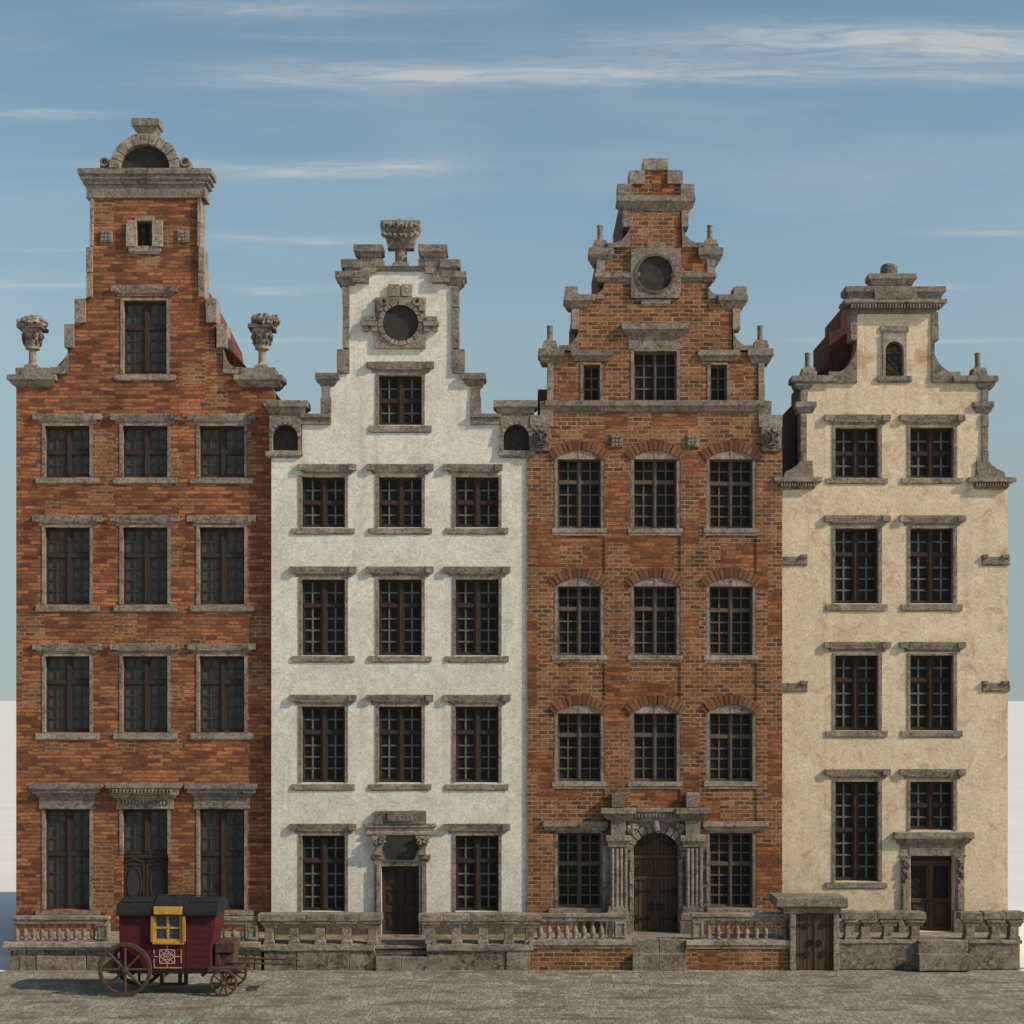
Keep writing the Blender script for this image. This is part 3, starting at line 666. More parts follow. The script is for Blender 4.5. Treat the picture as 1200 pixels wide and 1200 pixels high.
# gable windows
A,B,C_,D_=q3(742),q3(794),r3(411),r3(470)
wn=window(h3,A,B,C_,D_,y3,S(S3,transom=0,rows_bot=4,mw=.06),None,None,rec=.18)
m=MB(); m.cor(A-4,B+4,[(380,9.5),(387,9.8),(389,7),(392,5.5),(394.5,3),(396.5,2),(398,1.4),(409,1.2)],y3); m.build('entablature',M['stone'],wn,bevel=.006)
for a,b in ((683,704),(832,853)):
    A,B=q3(a),q3(b)
    wn=window(h3,A,B,r3(427),r3(470),y3,S(S3,transom=0,rows_bot=3,mw=0,cols=2),None,None,rec=.18)
    m=MB(); m.cor(A-8,B+8,[(411,6),(417,6.3),(419,4),(423,2.5)],y3); m.build('lintel',M['stone'],wn,bevel=.006)
m=MB(); m.cor(645,891,[(470,6),(476,6.3),(478,4),(481,3),(483,1)],y3,y3+.55); m.build('belt_course',M['stone'],h3,bevel=.006)
for a,b in ((716,730),(805,819)):
    m=MB(); m.pb(a,b,510,524,y3-.06,y3+.05,.004,yp=y3)
    for k in range(3):
        for q in range(3): m.pb(a+1.5+k*4,a+4+k*4,511.5+q*4,514+q*4,y3-.09,y3-.06,.003,yp=y3)
    m.build('carved_plaque',M['stone_light'],h3)
# oculus
o_,i_=sq_ring(739,797.5,292,350,767.5,321.5,21)
m=MB(); m.ring(o_,i_,y3-.1,y3+.05,yp=y3); m.cor(759,779,[(284.5,1.5),(291.5,1.2)],y3); m.cor(754,783,[(351,3),(356,3),(359,1)],y3)
for a,b in ((702,745),(791,834)): m.cor(a,b,[(320.5,5),(325.5,5.2),(327,3),(330.5,1)],y3,y3+.56)
oc=m.build('oculus',M['stone'],h3,bevel=.008)
m=MB(); m.ring(circ(767.5,321.5,23.5,32),circ(767.5,321.5,20.5,32),y3-.13,y3-.05,yp=y3); m.build('carved_rim',M['stone_dark'],oc)
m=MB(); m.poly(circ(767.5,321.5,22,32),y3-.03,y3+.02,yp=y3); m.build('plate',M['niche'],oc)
mir3=lambda x:1537-x
for k in (0,1):
    g=(lambda a,b:(a,b)) if k==0 else (lambda a,b:(mir3(b),mir3(a)))
    G=(lambda L:L) if k==0 else (lambda L:[(mir3(a),b) for a,b in L])
    m=MB(); m.auto=True
    m.pb(*g(753.5,768.4),186,199.5,y3-.05,y3+.6,.01,yp=y3)
    m.pb(*g(737,755.5),200,216,y3-.07,y3+.62,.012,yp=y3); m.pb(*g(723.5,739.5),216,230,y3-.09,y3+.64,.012,yp=y3)
    m.pb(*g(730,738.5),247,266,y3-.05,y3+.58,.008,yp=y3); m.pb(*g(699,708.5),303,320,y3-.05,y3+.58,.01,yp=y3); m.pb(*g(669.5,678.5),362,386,y3-.05,y3+.58,.01,yp=y3)
    m.pb(*g(641.5,648.5),426,448,y3-.05,y3+.58,.008,yp=y3); m.pb(*g(641,648.5),448.5,470,y3-.05,y3+.58,.008,yp=y3)
    m.build('edge_block',M['stone_light'],h3,bevel=.01)
    m=MB(); m.cut()
    m.poly(G(scroll_pts(738,262,714,286)),y3-.06,y3+.58,yp=y3); m.pb(*g(712,738),285,290.5,y3-.07,y3+.59,.006,yp=y3)
    m.cut(); m.poly(G(scroll_pts(708,332,690,347)),y3-.06,y3+.58,yp=y3); m.pb(*g(688,708),345.5,350.5,y3-.07,y3+.59,.006,yp=y3)
    m.cut(); m.poly(G(scroll_pts(678,385,655,407)),y3-.06,y3+.58,yp=y3); m.pb(*g(655,678),405,411,y3-.07,y3+.59,.006,yp=y3)
    m.build('scroll',M['stone'],h3,bevel=.008)
    m=MB()
    m.cor(*g(696,713),[(291,6),(299,6.4),(301,4.5),(304,3),(306,1),(309,0)],y3,y3+.6)
    m.cut(); m.cor(*g(668,689),[(346,7),(353,7.3),(355,5),(358,3.5),(361,1)],y3,y3+.6); m.pb(*g(662,677.5),336,346.5,y3-.08,y3+.6,.012,yp=y3)
    m.cut(); m.cor(*g(637,655),[(409,6),(417,6.4),(419,4.5),(423,3),(426,1)],y3,y3+.6)
    m.cut(); m.pb(*g(633,648),470,487,y3-.06,y3+.6,.01,yp=y3); m.pb(*g(621,648.5),487,501,y3-.1,y3+.6,.012,yp=y3)
    m.build('cornice',M['stone'],h3,bevel=.008)
    finial(h3,703.5 if k==0 else mir3(704),291,262,y3); finial(h3,644.5 if k==0 else mir3(645),409,380,y3)
    # grotesque stone mask
    a,b=g(621.5,645); cx=(a+b)/2; m=MB(); s_=PX(1,y3)-PX(0,y3)
    m.pb(a,b,501,529,y3-.1,y3+.5,.006,yp=y3)
    mk=m.build('mask_block',M['stone'],h3,bevel=.006)
    m=MB(); yy=y3-.12; Z=lambda p:PZ(p,y3); XX=lambda p:PX(p,y3)
    m.blob((XX(cx),yy+.02,Z(515)),.27,(.95,.4,1.15),.08,3)
    for s in (-1,1):
        m.ring(circ(cx+s*5,511,3.6,12,ry=2.6),circ(cx+s*5,511,2,12,ry=1.2),yy-.12,yy-.03,yp=y3)
        m.tube((XX(cx+s*1.5),yy-.11,Z(509)),(XX(cx+s*9),yy-.09,Z(505.5)),.035,.025)
        m.tube((XX(cx),yy-.11,Z(521)),(XX(cx+s*8),yy-.08,Z(524)),.035,.02)
        m.blob((XX(cx+s*6),yy-.06,Z(518)),.07,(1,.7,1),.1,s+6)
    m.tube((XX(cx),yy-.10,Z(509)),(XX(cx),yy-.15,Z(518)),.03,.055)
    m.tube((XX(cx-5),yy-.09,Z(525)),(XX(cx+5),yy-.09,Z(525)),.03,.03)
    m.tube((XX(cx),yy-.06,Z(503)),(XX(cx),yy-.09,Z(507)),.03,.05)
    m.build('carved_face',M['stone_dark'],mk,smooth=True)
m=MB(); m.cor(731,806,[(230.5,8),(237,8.4),(239,6),(242,4.5),(244.5,2),(247,.5)],y3,y3+.62); m.build('cornice',M['stone'],h3,bevel=.008)
# portal
yq=y3-.07; m=MB()
C0=(768.2,1004)
for k in (0,1):
    g=(lambda a,b:(a,b)) if k==0 else (lambda a,b:(mir3(b)-.5,mir3(a)-.5))
    m.pb(*g(706,742),990,1096,yq-.08,y3+.4,.008,yp=y3)            # jamb slab
    m.cor(*g(713,736),[(1078,3.5),(1096,3.5)],yq-.3,yq); m.cor(*g(714,735),[(1062,.5),(1066,1.5),(1069,1.5),(1072,3.8),(1078,4)],yq-.3,yq)
    for q in range(4):
        a,b=g(714.5,734.5); x=PX(a+(b-a)*(q+.5)/4,y3); m.tube((x,yq-.26,PZ(1062,y3)),(x,yq-.26,PZ(993,y3)),.068,.062,10)
    m.cor(*g(714,735),[(979,4),(985,4.3),(987,2.5),(990,1.2),(993,.6)],yq-.3,yq)
    m.cor(*g(717,732),[(961,1.4),(979,.9)],yq-.3,yq)
    m.cor(*g(714,735),[(947,9.5),(953,10),(955,7),(958,5),(961,2)],yq-.3,yq)
    m.cor(*g(718,731),[(929,.8),(931,1.4),(946,1.2)],yq-.2,yq)
    # quoin ears towards windows
    for q in range(4): 
        a,b=g(706,709.5); m.pb(a,b,994+q*22,1012+q*22,yq-.12,y3,.01,yp=y3)
m.cor(736,802,[(947,6),(951,6.4),(953,4),(957,3.6),(963,2)],yq-.12,yq)
for k in range(15): m.pb(738.5+k*4.1,740.6+k*4.1,953.5,957,yq-.29,yq-.2,.003,yp=y3)
# spandrel
sp_in=[(C0[0]+29.5*math.cos(PI*i/24),C0[1]-29.5*math.sin(PI*i/24)) for i in range(25)]
sp_out=[]
for i in range(25):
    a=PI*i/24; c_,s_=math.cos(a),math.sin(a); t=min(35/max(abs(c_),1e-6),42/max(s_,1e-6)); sp_out.append((C0[0]+c_*t,C0[1]-s_*t))
m.ring(sp_out,sp_in,yq-.1,y3+.4,yp=y3,closed=False)
po=m.build('portal',M['stone'],h3,bevel=.006)
m=MB()
for i in range(13):
    a0=PI*i/13+.02;a1=PI*(i+1)/13-.02; ro=39+random.uniform(-1,1)
    m.ring([(C0[0]+ro*math.cos(t),C0[1]-ro*math.sin(t)) for t in (a0,(a0+a1)/2,a1)],[(C0[0]+29*math.cos(t),C0[1]-29*math.sin(t)) for t in (a0,(a0+a1)/2,a1)],yq-.2+random.uniform(-.03,.03),yq-.05,yp=y3,closed=False)
for k in range(6):
    for x0,x1 in ((737,742),(794.5,799.5)): m.pb(x0,x1,1006+k*15,1020+k*15,yq-.17+random.uniform(-.02,.02),yq-.05,.012,yp=y3)
for s in (-1,1):
    for k in range(3): m.blob((PX(C0[0]+s*(26+k*3.4),y3),yq-.2,PZ(968+k*5-(k==2)*9,y3)),.1,(1.2,.7,1),.5,k+s*7)
m.blob((PX(C0[0],y3),yq-.25,PZ(968,y3)),.13,(.9,.8,1.4),.3,8)
m.build('carved_arch',M['stone'],po,bevel=.01)
m=MB(); yy=y3+.15
pts=[(738,1094)]+[(C0[0]-30*math.cos(PI*i/20),C0[1]-30*math.sin(PI*i/20)) for i in range(21)]+[(798.5,1094)]
m.poly(pts,yy,yy+.08,yp=y3)
random.seed(3)
for k in range(12):
    a=739+k*4.95; b=a+4.4
    m.pb(a,b,1031,1093,yy-.03-random.uniform(0,.012),yy,.002,yp=y3)
    xm=(a+b)/2-C0[0]; top=C0[1]-math.sqrt(max(1,29.3**2-min(29.2,abs(xm)+2)**2)); 
    if top<1000: m.pb(a,b,top,1002,yy-.03-random.uniform(0,.012),yy,.002,yp=y3)
m.pb(738,798.5,1002,1006,yy-.09,yy,.004,yp=y3); m.pb(738,798.5,1027,1031,yy-.08,yy,.004,yp=y3); m.pb(767,769.6,975,1093,yy-.07,yy,.003,yp=y3)
for a,b in ((740,752.5),(754,766.5),(770,782.5),(784,796.5)):
    m.pb(a,b,1007,1026,yy-.03,yy,.003,yp=y3); m.ring(circ((a+b)/2,1016.5,4.6,14,ry=6),circ((a+b)/2,1016.5,3,14,ry=4.4),yy-.06,yy-.02,yp=y3); m.blob((PX((a+b)/2,y3),yy-.03,PZ(1016.5,y3)),.045,(1,.8,1.3),.3,a)
door=m.build('door',M['oak_door'],h3,bevel=.004)
m=MB()
for py in (988,1045,1077):
    for s in (-1,1):
        m.cut()
        e=28 if py>1000 else 23
        m.pb(*sorted((C0[0]+s*e,C0[0]+s*9)),py-1,py+1,yy-.06,yy-.02,.003,yp=y3)
        m.poly([(C0[0]+s*9,py-1),(C0[0]+s*5,py-3.5),(C0[0]+s*7,py),(C0[0]+s*5,py+3.5),(C0[0]+s*9,py+1)],yy-.06,yy-.02,yp=y3)
        m.poly([(C0[0]+s*(e-6),py),(C0[0]+s*(e-9),py-5),(C0[0]+s*(e-3),py-3.2),(C0[0]+s*(e-3),py+3.2),(C0[0]+s*(e-9),py+5)],yy-.062,yy-.021,yp=y3)
m.build('strap_hinge',M['iron'],door)
m=MB()
for s in (-1,1): m.ring(circ(C0[0]+s*5,1063,3.8,14,ry=5),circ(C0[0]+s*5,1063,2.6,14,ry=3.8),yy-.09,yy-.05,yp=y3)
m.build('handle',M['iron'],door)

# ================================================================ HOUSE 4 : cream plaster
random.seed(12); y4=0.0
h4=thing('town_house','cream plastered house at the right end with carved niche high in its neck gable','house',(PX(1048,y4),y4,0))
cols4=[(978,1030),(1066,1118)]
holes=[(a,b,c,d) for a,b in cols4 for c,d in ((501,560),(619,707),(768,856))]+[(978,1030,916,1033),(1066,1118,916,973),(1067,1118,1003,1092),(1037,1059,400,441)]
w=MB(); w.grid([(913,1181,562,1112),(944,1152,446,562),(1004,1093,360,446)],holes,y4,y4+.5); w.build('front_wall',M['yellow'],h4)
w=MB(); w.box(PX(914,0),PX(1181,0)-.005,.5,10,0,PZ(564,0)); w.build('side_wall',M['yellow'],h4)
pr=[(1020,340),(999,346),(999,370),(984,375),(984,410),(966,428),(956,431),(956,455),(943,459),(943,564)]
w=MB(); w.poly(pr+[(2096-a,b) for a,b in reversed(pr)],1.7,4.4,yp=0); w.build('roof',M['tile_dark'],h4)
w=MB(); w.poly([(1010,372),(1010,450),(960,456),(960,562),(1136,562),(1136,456),(1086,450),(1086,372)],.5,1.7,yp=0); w.build('roof_base',M['tile_dark'],h4)
for i,(a,b) in enumerate(cols4):
    kw=dict(jamb=2.6,jr=3.4,rec=.24)
    window(h4,a,b,501,560,y4,S(S4,transom=.5,rows_top=2,rows_bot=2),(a-12,b+13,486,498),(a-10,b+10,560.5,567),**kw)
    window(h4,a,b,619,707,y4,S4,(a-12,b+13,604,616),(a-10,b+10,708,716),**kw)
    window(h4,a,b,768,856,y4,S(S4,transom=.33),(a-12,b+13,752,764),(a-10,b+10,856.5,864),**kw)
window(h4,978,1030,916,1033,y4,S(S4,transom=.49,rows_top=4,rows_bot=4),(966,1043,901,913),(968,1040,1034,1041),**kw)
window(h4,1066,1118,916,973,y4,S(S4,transom=.5,rows_top=2,rows_bot=2),(1054,1131,901,913),None,**kw)
for py in (651,799):
    for a,b in ((913,946),(1151,1181)):
        m=MB(); m.cor(a,b,[(py+1.5,2),(py+10,2.6),(py+12,1.5)],y4,y4+.1,left=False,right=(a>1000)); m.pb(b-8 if a<1000 else a,b if a<1000 else a+6,py-1,py+3,y4-.1,y4+.05,.008,yp=y4)
        if a>1000: m.pb(b-7,b+1,py-1,py+3,y4-.1,y4+.05,.008,yp=y4)
        m.build('string_course_stub',M['stone'],h4,bevel=.008)
mir4=lambda x:2096-x
for k in (0,1):
    g=(lambda a,b:(a,b)) if k==0 else (lambda a,b:(mir4(b),mir4(a)))
    G=(lambda L:L) if k==0 else (lambda L:[(mir4(a),b) for a,b in L])
    m=MB(); m.cor(*g(916,953),[(560,9.5),(565,9.8),(566.5,5)],y4,y4+.6)
    m.cor(*g(918,952),[(566,3.5),(572,3),(574,1)],y4,y4+.55)
    for q in range(13): a,b=g(914.5+q*3.1,916.3+q*3.1); m.pb(a,b,567,571,y4-.17,y4-.07,.003,yp=y4)
    m.cut(); m.cor(*g(937,951),[(482-11,5),(477,5.3),(479,3.5),(482,2.5),(484,.8)],y4,y4+.5)
    m.cut(); m.cor(*g(935,972),[(441,7.5),(447.5,7.8),(449.5,2)],y4,y4+.55); m.pb(*g(970,1004),441.5,449,y4-.08,y4+.55,.01,yp=y4)
    m.cor(*g(936,947),[(449,5.5),(452,5),(455,3),(457,1)],y4,y4+.5)
    m.build('cornice',M['stone'],h4,bevel=.006)
    m=MB(); m.auto=True; m.pb(*g(938,946),457,471,y4-.05,y4+.55,.008,yp=y4)
    for q in range(4): m.pb(*g(938,945.5),485+q*15,499.6+q*15,y4-.06+random.uniform(-.02,.02),y4+.55,.014,yp=y4)
    for c,d in ((366,382),(382,399)): m.pb(*g(996.5,1004.5),c,d,y4-.05,y4+.56,.012,yp=y4)
    m.build('edge_block',M['stone'],h4,bevel=.01)
    m=MB(); m.poly(G(scroll_pts(1004,399,974,438,9)),y4-.06,y4+.56,yp=y4); m.pb(*g(971,1004),436,441.5,y4-.07,y4+.57,.006,yp=y4)
    m.cut(); m.poly(G([(952,560),(918,560),(920,553),(927,550),(934,545),(938,540),(952,540)]),y4-.06,y4+.55,yp=y4); m.cor(*g(934,950),[(546,1),(549,2.5),(560,3)],y4,y4+.5)
    m.build('scroll',M['stone'],h4,bevel=.008)
    finial(h4,948 if k==0 else mir4(948),441,412,y4)
m=MB(); m.cor(998,1098,[(352,10),(356,10.3),(358,8)],y4,y4+.62); m.cor(1002,1094,[(358,4),(365,3),(368,1)],y4,y4+.6)
for q in range(31): m.pb(996+q*3.4,998+q*3.4,358.5,363,y4-.25,y4-.1,.003,yp=y4)
m.cor(999,1098,[(337,9),(343,9.3),(345,6),(352,4)],y4,y4+.62); m.cor(1034,1062,[(340,11),(352,10.5)],y4,y4+.3)
m.build('cornice',M['stone'],h4,bevel=.006)
m=MB(); m.cor(1026,1064,[(322,9),(328,9.3),(330,6.5),(334,5),(337.5,2)],y4+.1,y4+.5); m.lathe(PX(1044.5,0),.28,[(.22,z(323)),(.26,z(320)),(.27,z(315)),(.26,z(310)),(.2,z(307.5)),(.1,z(306.3))],16,.1); m.build('finial',M['stone'],h4,bevel=.006)
# niche with carved relief
m=MB(); cx=1047.8
m.cor(1034,1062,[(382,2.5),(388,2.7),(391,1)],y4); 
L_in=[(cx+10.5,441)]+circ(cx,411,10.5,14,0,PI,False)+[(cx-10.5,441)]
L_out=[(1062,441)]+[(min(1062,max(1034,cx+24*math.cos(PI*i/14))),max(391,411-26*math.sin(PI*i/14))) for i in range(15)]+[(1034,441)]
m.ring(L_out,L_in,y4-.07,y4+.3,yp=y4,closed=False); m.cor(1031,1065,[(441,3.5),(446,3.8),(449,1.5)],y4)
nb=m.build('niche',M['stone_light'],h4,bevel=.006)
m=MB(); m.pb(1036,1060,399,441,y4+.28,y4+.4,0,yp=y4)
for i in range(7):
    a=PI*(i+.5)/7; m.tube((PX(cx,0),.24,z(412)),(PX(cx+8.5*math.cos(a),0),.2,z(412-8.5*math.sin(a))),.02,.05)
m.pb(cx-11,cx+11,412,414,.12,.3,.005,yp=y4)
for q,(dx,py,r) in enumerate(((0,424,.09),(-5,430,.1),(5,430,.1),(0,433,.12),(-6,437,.09),(6,437,.09),(-3,419,.06),(3,419,.06))): m.blob((PX(cx+dx,0),.22,z(py)),r,(1,.7,1.1),.5,q+40)
m.build('relief',M['stone_dark'],nb)
# door
m=MB(); yy=.3
m.pb(1067,1118,1003,1093,yy+.05,yy+.1,0,yp=y4); m.pb(1067,1118,1003,1005,yy-.03,yy+.06,.002,yp=y4); m.pb(1067,1118,1009.5,1012.5,yy-.05,yy+.06,.002,yp=y4)
for a,b in ((1067,1092),(1093,1118)):
    m.pb(a,a+3.6,1012.5,1092,yy-.0,yy+.05,.002,yp=y4); m.pb(b-3.6,b,1012.5,1092,yy,yy+.05,.002,yp=y4)
    for c,d in ((1012.5,1016),(1054,1059),(1087,1092)): m.pb(a+3.6,b-3.6,c,d,yy,yy+.05,.002,yp=y4)
    m.pb(a+6,b-6,1062,1084,yy+.01,yy+.05,.002,yp=y4); m.pb(a+8.5,b-8.5,1065,1081,yy-.015,yy+.02,.002,yp=y4)
m.pb(1091.2,1093.8,1012.5,1092,yy-.03,yy+.02,.002,yp=y4)
for i in range(7):
    a=PI*(i+.5)/7; m.tube((PX(1092.5,0),yy,z(1009.5)),(PX(1092.5+20*math.cos(a),0),yy,z(1009.5-5*math.sin(a))),.015)
door=m.build('door',M['oak_door'],h4,bevel=.004)
m=MB()
for a,b in ((1070.6,1088.4),(1096.6,1114.4)): m.pb(a,b,1016,1054,yy+.03,yy+.046,0,yp=y4)
m.build('pane',M['glass_black'],door)
m=MB()
for a,b in ((1070.6,1088.4),(1096.6,1114.4)):
    c_=(a+b)/2
    for k in range(4):
        m.ring(circ(c_,1021.5+k*9,5.5,12,ry=4.4),circ(c_,1021.5+k*9,4.8,12,ry=3.7),yy+.01,yy+.03,yp=y4)
m.build('grille',M['iron'],door)
m=MB()
for s in (-4,4): m.tube((PX(1092.5+s,0),yy-.05,z(1056)),(PX(1092.5+s*1.9,0),yy-.05,z(1056.5)),.014); m.tube((PX(1092.5+s,0),yy-.05,z(1056)),(PX(1092.5+s,0),yy+.01,z(1056)),.02)
m.build('handle',M['iron'],door)
m=MB()
m.cor(1057,1130,[(975,10),(982,10.3),(983.5,8),(987,5.5),(989,3),(991,2)],y4); m.pb(1065,1120,991,1003,y4-.04,y4+.3,.008,yp=y4)
for k in (0,1):
    a,b=(1055.5,1066) if k==0 else (1119.5,1130)
    m.cor(a+.5,b-.5,[(991,1.5),(1000,1.2),(1002,2),(1004,2),(1005,1)],y4)
    m.pb(a,b,1005,1095,y4-.06,y4+.3,.008,yp=y4); m.pb(a+2,b-2,1037,1066,y4-.1,y4-.05,.006,yp=y4); m.cor(a,b,[(1067,1.8),(1070,2.4),(1095,2.4)],y4-.04)
po=m.build('portal',M['stone'],h4,bevel=.006)
m=MB()
for k in (0,1):
    m.cut(); cx=1060.7 if k==0 else 1124.7
    for q in range(5): m.blob((PX(cx+(q%2-.5)*2.6,0),-.08,z(1009+q*5.5)),.07,(1,.7,1.4),.5,q+k*9)
m.build('carved_pendant',M['stone_dark'],po)

for hh,a,b in ((h2,318,438),(h2,501,619),(h4,916,1054),(h4,1131,1180)):
    m=MB(); m.pb(a+.5,b,1079,1111,-.035,.1,.004,yp=0); m.build('base_shade_slab',M['stone_dark'],hh)  # added dark slab: paints the shade on the wall foot behind the parapets
# ================================================================ TERRACES
random.seed(21); yt=-2.0
zf=PZ(1104,yt)
def blocks(m,a,b,c,d,widths,yf,yb,gap=.5,jit=.012):
    x=a; i=0
    while x<b-1:
        w_=min(widths[i%len(widths)],b-x)
        if b-(x+w_)<8: w_=b-x
        m.pb(x+gap*.5,x+w_-gap*.5,c,d,yf+random.uniform(-.02,.02),yb,jit); x+=w_; i+=1
# H1
t1=thing('stone_terrace','grey stone terrace with moulded edge before the left orange brick house','terrace',(PX(150,yt),-1,0))
m=MB(); m.box(PX(13,yt),PX(306,yt),yt+.08,y1+.02,0,zf-.012); m.build('core',M['rubble'],t1)
m=MB(); m.box(PX(12,yt),PX(305,yt),yt+.05,yt+.1,0,zf-.1); m.build('joint_backing',M['niche'],t1)
m=MB(); blocks(m,11,306,1120,1138.5,[11,20,59,38,40,26,50,32],yt,yt+.09,1.3); blocks(m,14,306,1113,1119.2,[17,22,34,20,40,28],yt+.03,yt+.09,1.3); m.build('plinth',M['rubble'],t1,bevel=.012)
m=MB(); m.cor(11,305,[(1104,6),(1109.5,6.4),(1111,4.5),(1113.5,2.5)],yt,yt+.5,jit=.008,right=False); m.build('coping',M['stone_light'],t1,bevel=.008); m=MB(); m.box(PX(11,yt),PX(305,yt),yt+.5,y1-.02,zf-.1,zf-.004); m.build('floor',M['stone_light'],t1)
for q,(py,y) in enumerate(((1121,-2.5),(1113,-2.25))):
    m=MB(); m.box(PX(141,yt),PX(199,yt),y-.08,yt+.0-.003,0 ,.25+.3*q,.01); m.build('step',M['stone'],t1,bevel=.01)
# H2
t2=thing('stone_terrace','rubble stone terrace with middle steps before the white house','terrace',(PX(470,yt),-1,0))
yt2=yt-.03
m=MB(); m.auto=True; m.box(PX(309,yt),PX(439,yt),yt2+.08,-.02,0,zf-.06); m.box(PX(500,yt),PX(621,yt),yt2+.08,-.02,0,zf-.06); m.box(PX(439,yt),PX(500,yt),yt+.45,-.02,0,zf-.061); m.build('core',M['rubble'],t2)
m=MB(); blocks(m,309,439.5,1115,1138.5,[38,62,31],yt2,yt2+.2); m.cut(); blocks(m,500,622,1115,1138.5,[93,30],yt2,yt2+.2); m.build('plinth',M['rubble'],t2,bevel=.012)
m=MB(); m.cor(308,439,[(1107,2.5),(1113.5,2.8),(1115,1)],yt2,yt+.5,jit=.01,right=False); m.cut(); m.cor(500,622,[(1107,2.5),(1113.5,2.8),(1115,1)],yt2,yt+.5,jit=.01,left=False)
m.box(PX(308,yt),PX(439,yt),yt+.5,-.02,zf-.16,zf-.08); m.box(PX(500,yt),PX(622,yt),yt+.5,-.02,zf-.16,zf-.08); m.cut(); m.box(PX(439,yt),PX(500,yt),yt+.38,-.02,zf-.16,zf-.076,.008); m.box(PX(436,yt),PX(503,yt),yt+.1,yt+.5,zf-.22,zf-.14,.01)
m.build('coping',M['stone_light'],t2,bevel=.008)
m=MB(); blocks(m,439.5,500,1122,1138.5,[30.5,30],yt2-.12,yt+.45); m.build('step',M['stone'],t2,bevel=.012)
m=MB(); m.pb(440,500,1113,1119,yt+.16,yt+.5,.01); m.build('step',M['stone'],t2,bevel=.012)
# H3
t3=thing('brick_terrace','terrace with brick sides and stone edge before the arched portal','terrace',(PX(770,yt),-1,0))
m=MB(); m.grid([(622,742,1110,1138)],[],yt,y3-.06); m.cut(); m.grid([(803,926,1110,1138)],[],yt,y3-.06); m.build('plinth',M['brick3'],t3)
m=MB(); m.cor(624,741,[(1101.5,3.5),(1107,3.8),(1109,2),(1112,1.2)],yt,yt+.5,right=False); m.cut(); m.cor(804,924,[(1101.5,3.5),(1107,3.8),(1109,2),(1112,1.2)],yt,yt+.5,left=False)
m.build('coping',M['stone_light'],t3,bevel=.008); m=MB(); m.auto=True; m.box(PX(624,yt),PX(741,yt),yt+.5,y3-.06,zf-.1,zf+.02); m.box(PX(804,yt),PX(924,yt),yt+.5,y3-.06,zf-.1,zf+.02); m.box(PX(741,yt),PX(804,yt),yt+.3,y3+.2,0,zf+.024,.008)
m.build('floor',M['stone_light'],t3,bevel=.008)
for q,(c,d,y) in enumerate(((1117.5,1138,-2.12),(1101,1117.5,-1.95))):
    m=MB()
    for a,b in ((741.5,772),(772.5,803.5)): m.pb(a,b,c,d,y+random.uniform(-.02,.02),yt+.5,.012)
    m.build('step',M['stone'],t3,bevel=.015)
# H4
t4=thing('stone_terrace','rubble stone terrace with side steps before the cream house','terrace',(PX(1090,yt),-1,0))
m=MB(); m.box(PX(984,yt),PX(1196,yt),yt+.1,-.02,0,zf-.05); m.build('core',M['rubble'],t4)
m=MB(); blocks(m,978,1077,1104,1136,[99],yt,yt+.2); m.cut(); blocks(m,1135,1196,1104,1136,[61],yt,yt+.2); m.build('plinth',M['rubble'],t4,bevel=.02)
m=MB(); m.cor(979,1077,[(1101.5,1.5),(1105,1.8),(1106,.8)],yt,yt+.5,jit=.008,right=False); m.cut(); m.cor(1135,1196,[(1101.5,1.5),(1105,1.8),(1106,.8)],yt,yt+.5,jit=.008,left=False)
m.build('coping',M['stone_light'],t4,bevel=.01); m=MB(); m.box(PX(979,yt),PX(1196,yt),yt+.5,-.02,zf-.12,zf+.006); m.build('floor',M['stone_light'],t4,bevel=.01)
m=MB(); m.pb(1076,1135,1102,1119,yt-.12,yt+.4,.012); m.build('step',M['stone'],t4,bevel=.02)
m=MB(); m.pb(1077,1138,1119,1138,yt-.42,yt+.1,.015); m.build('step',M['stone'],t4,bevel=.02)

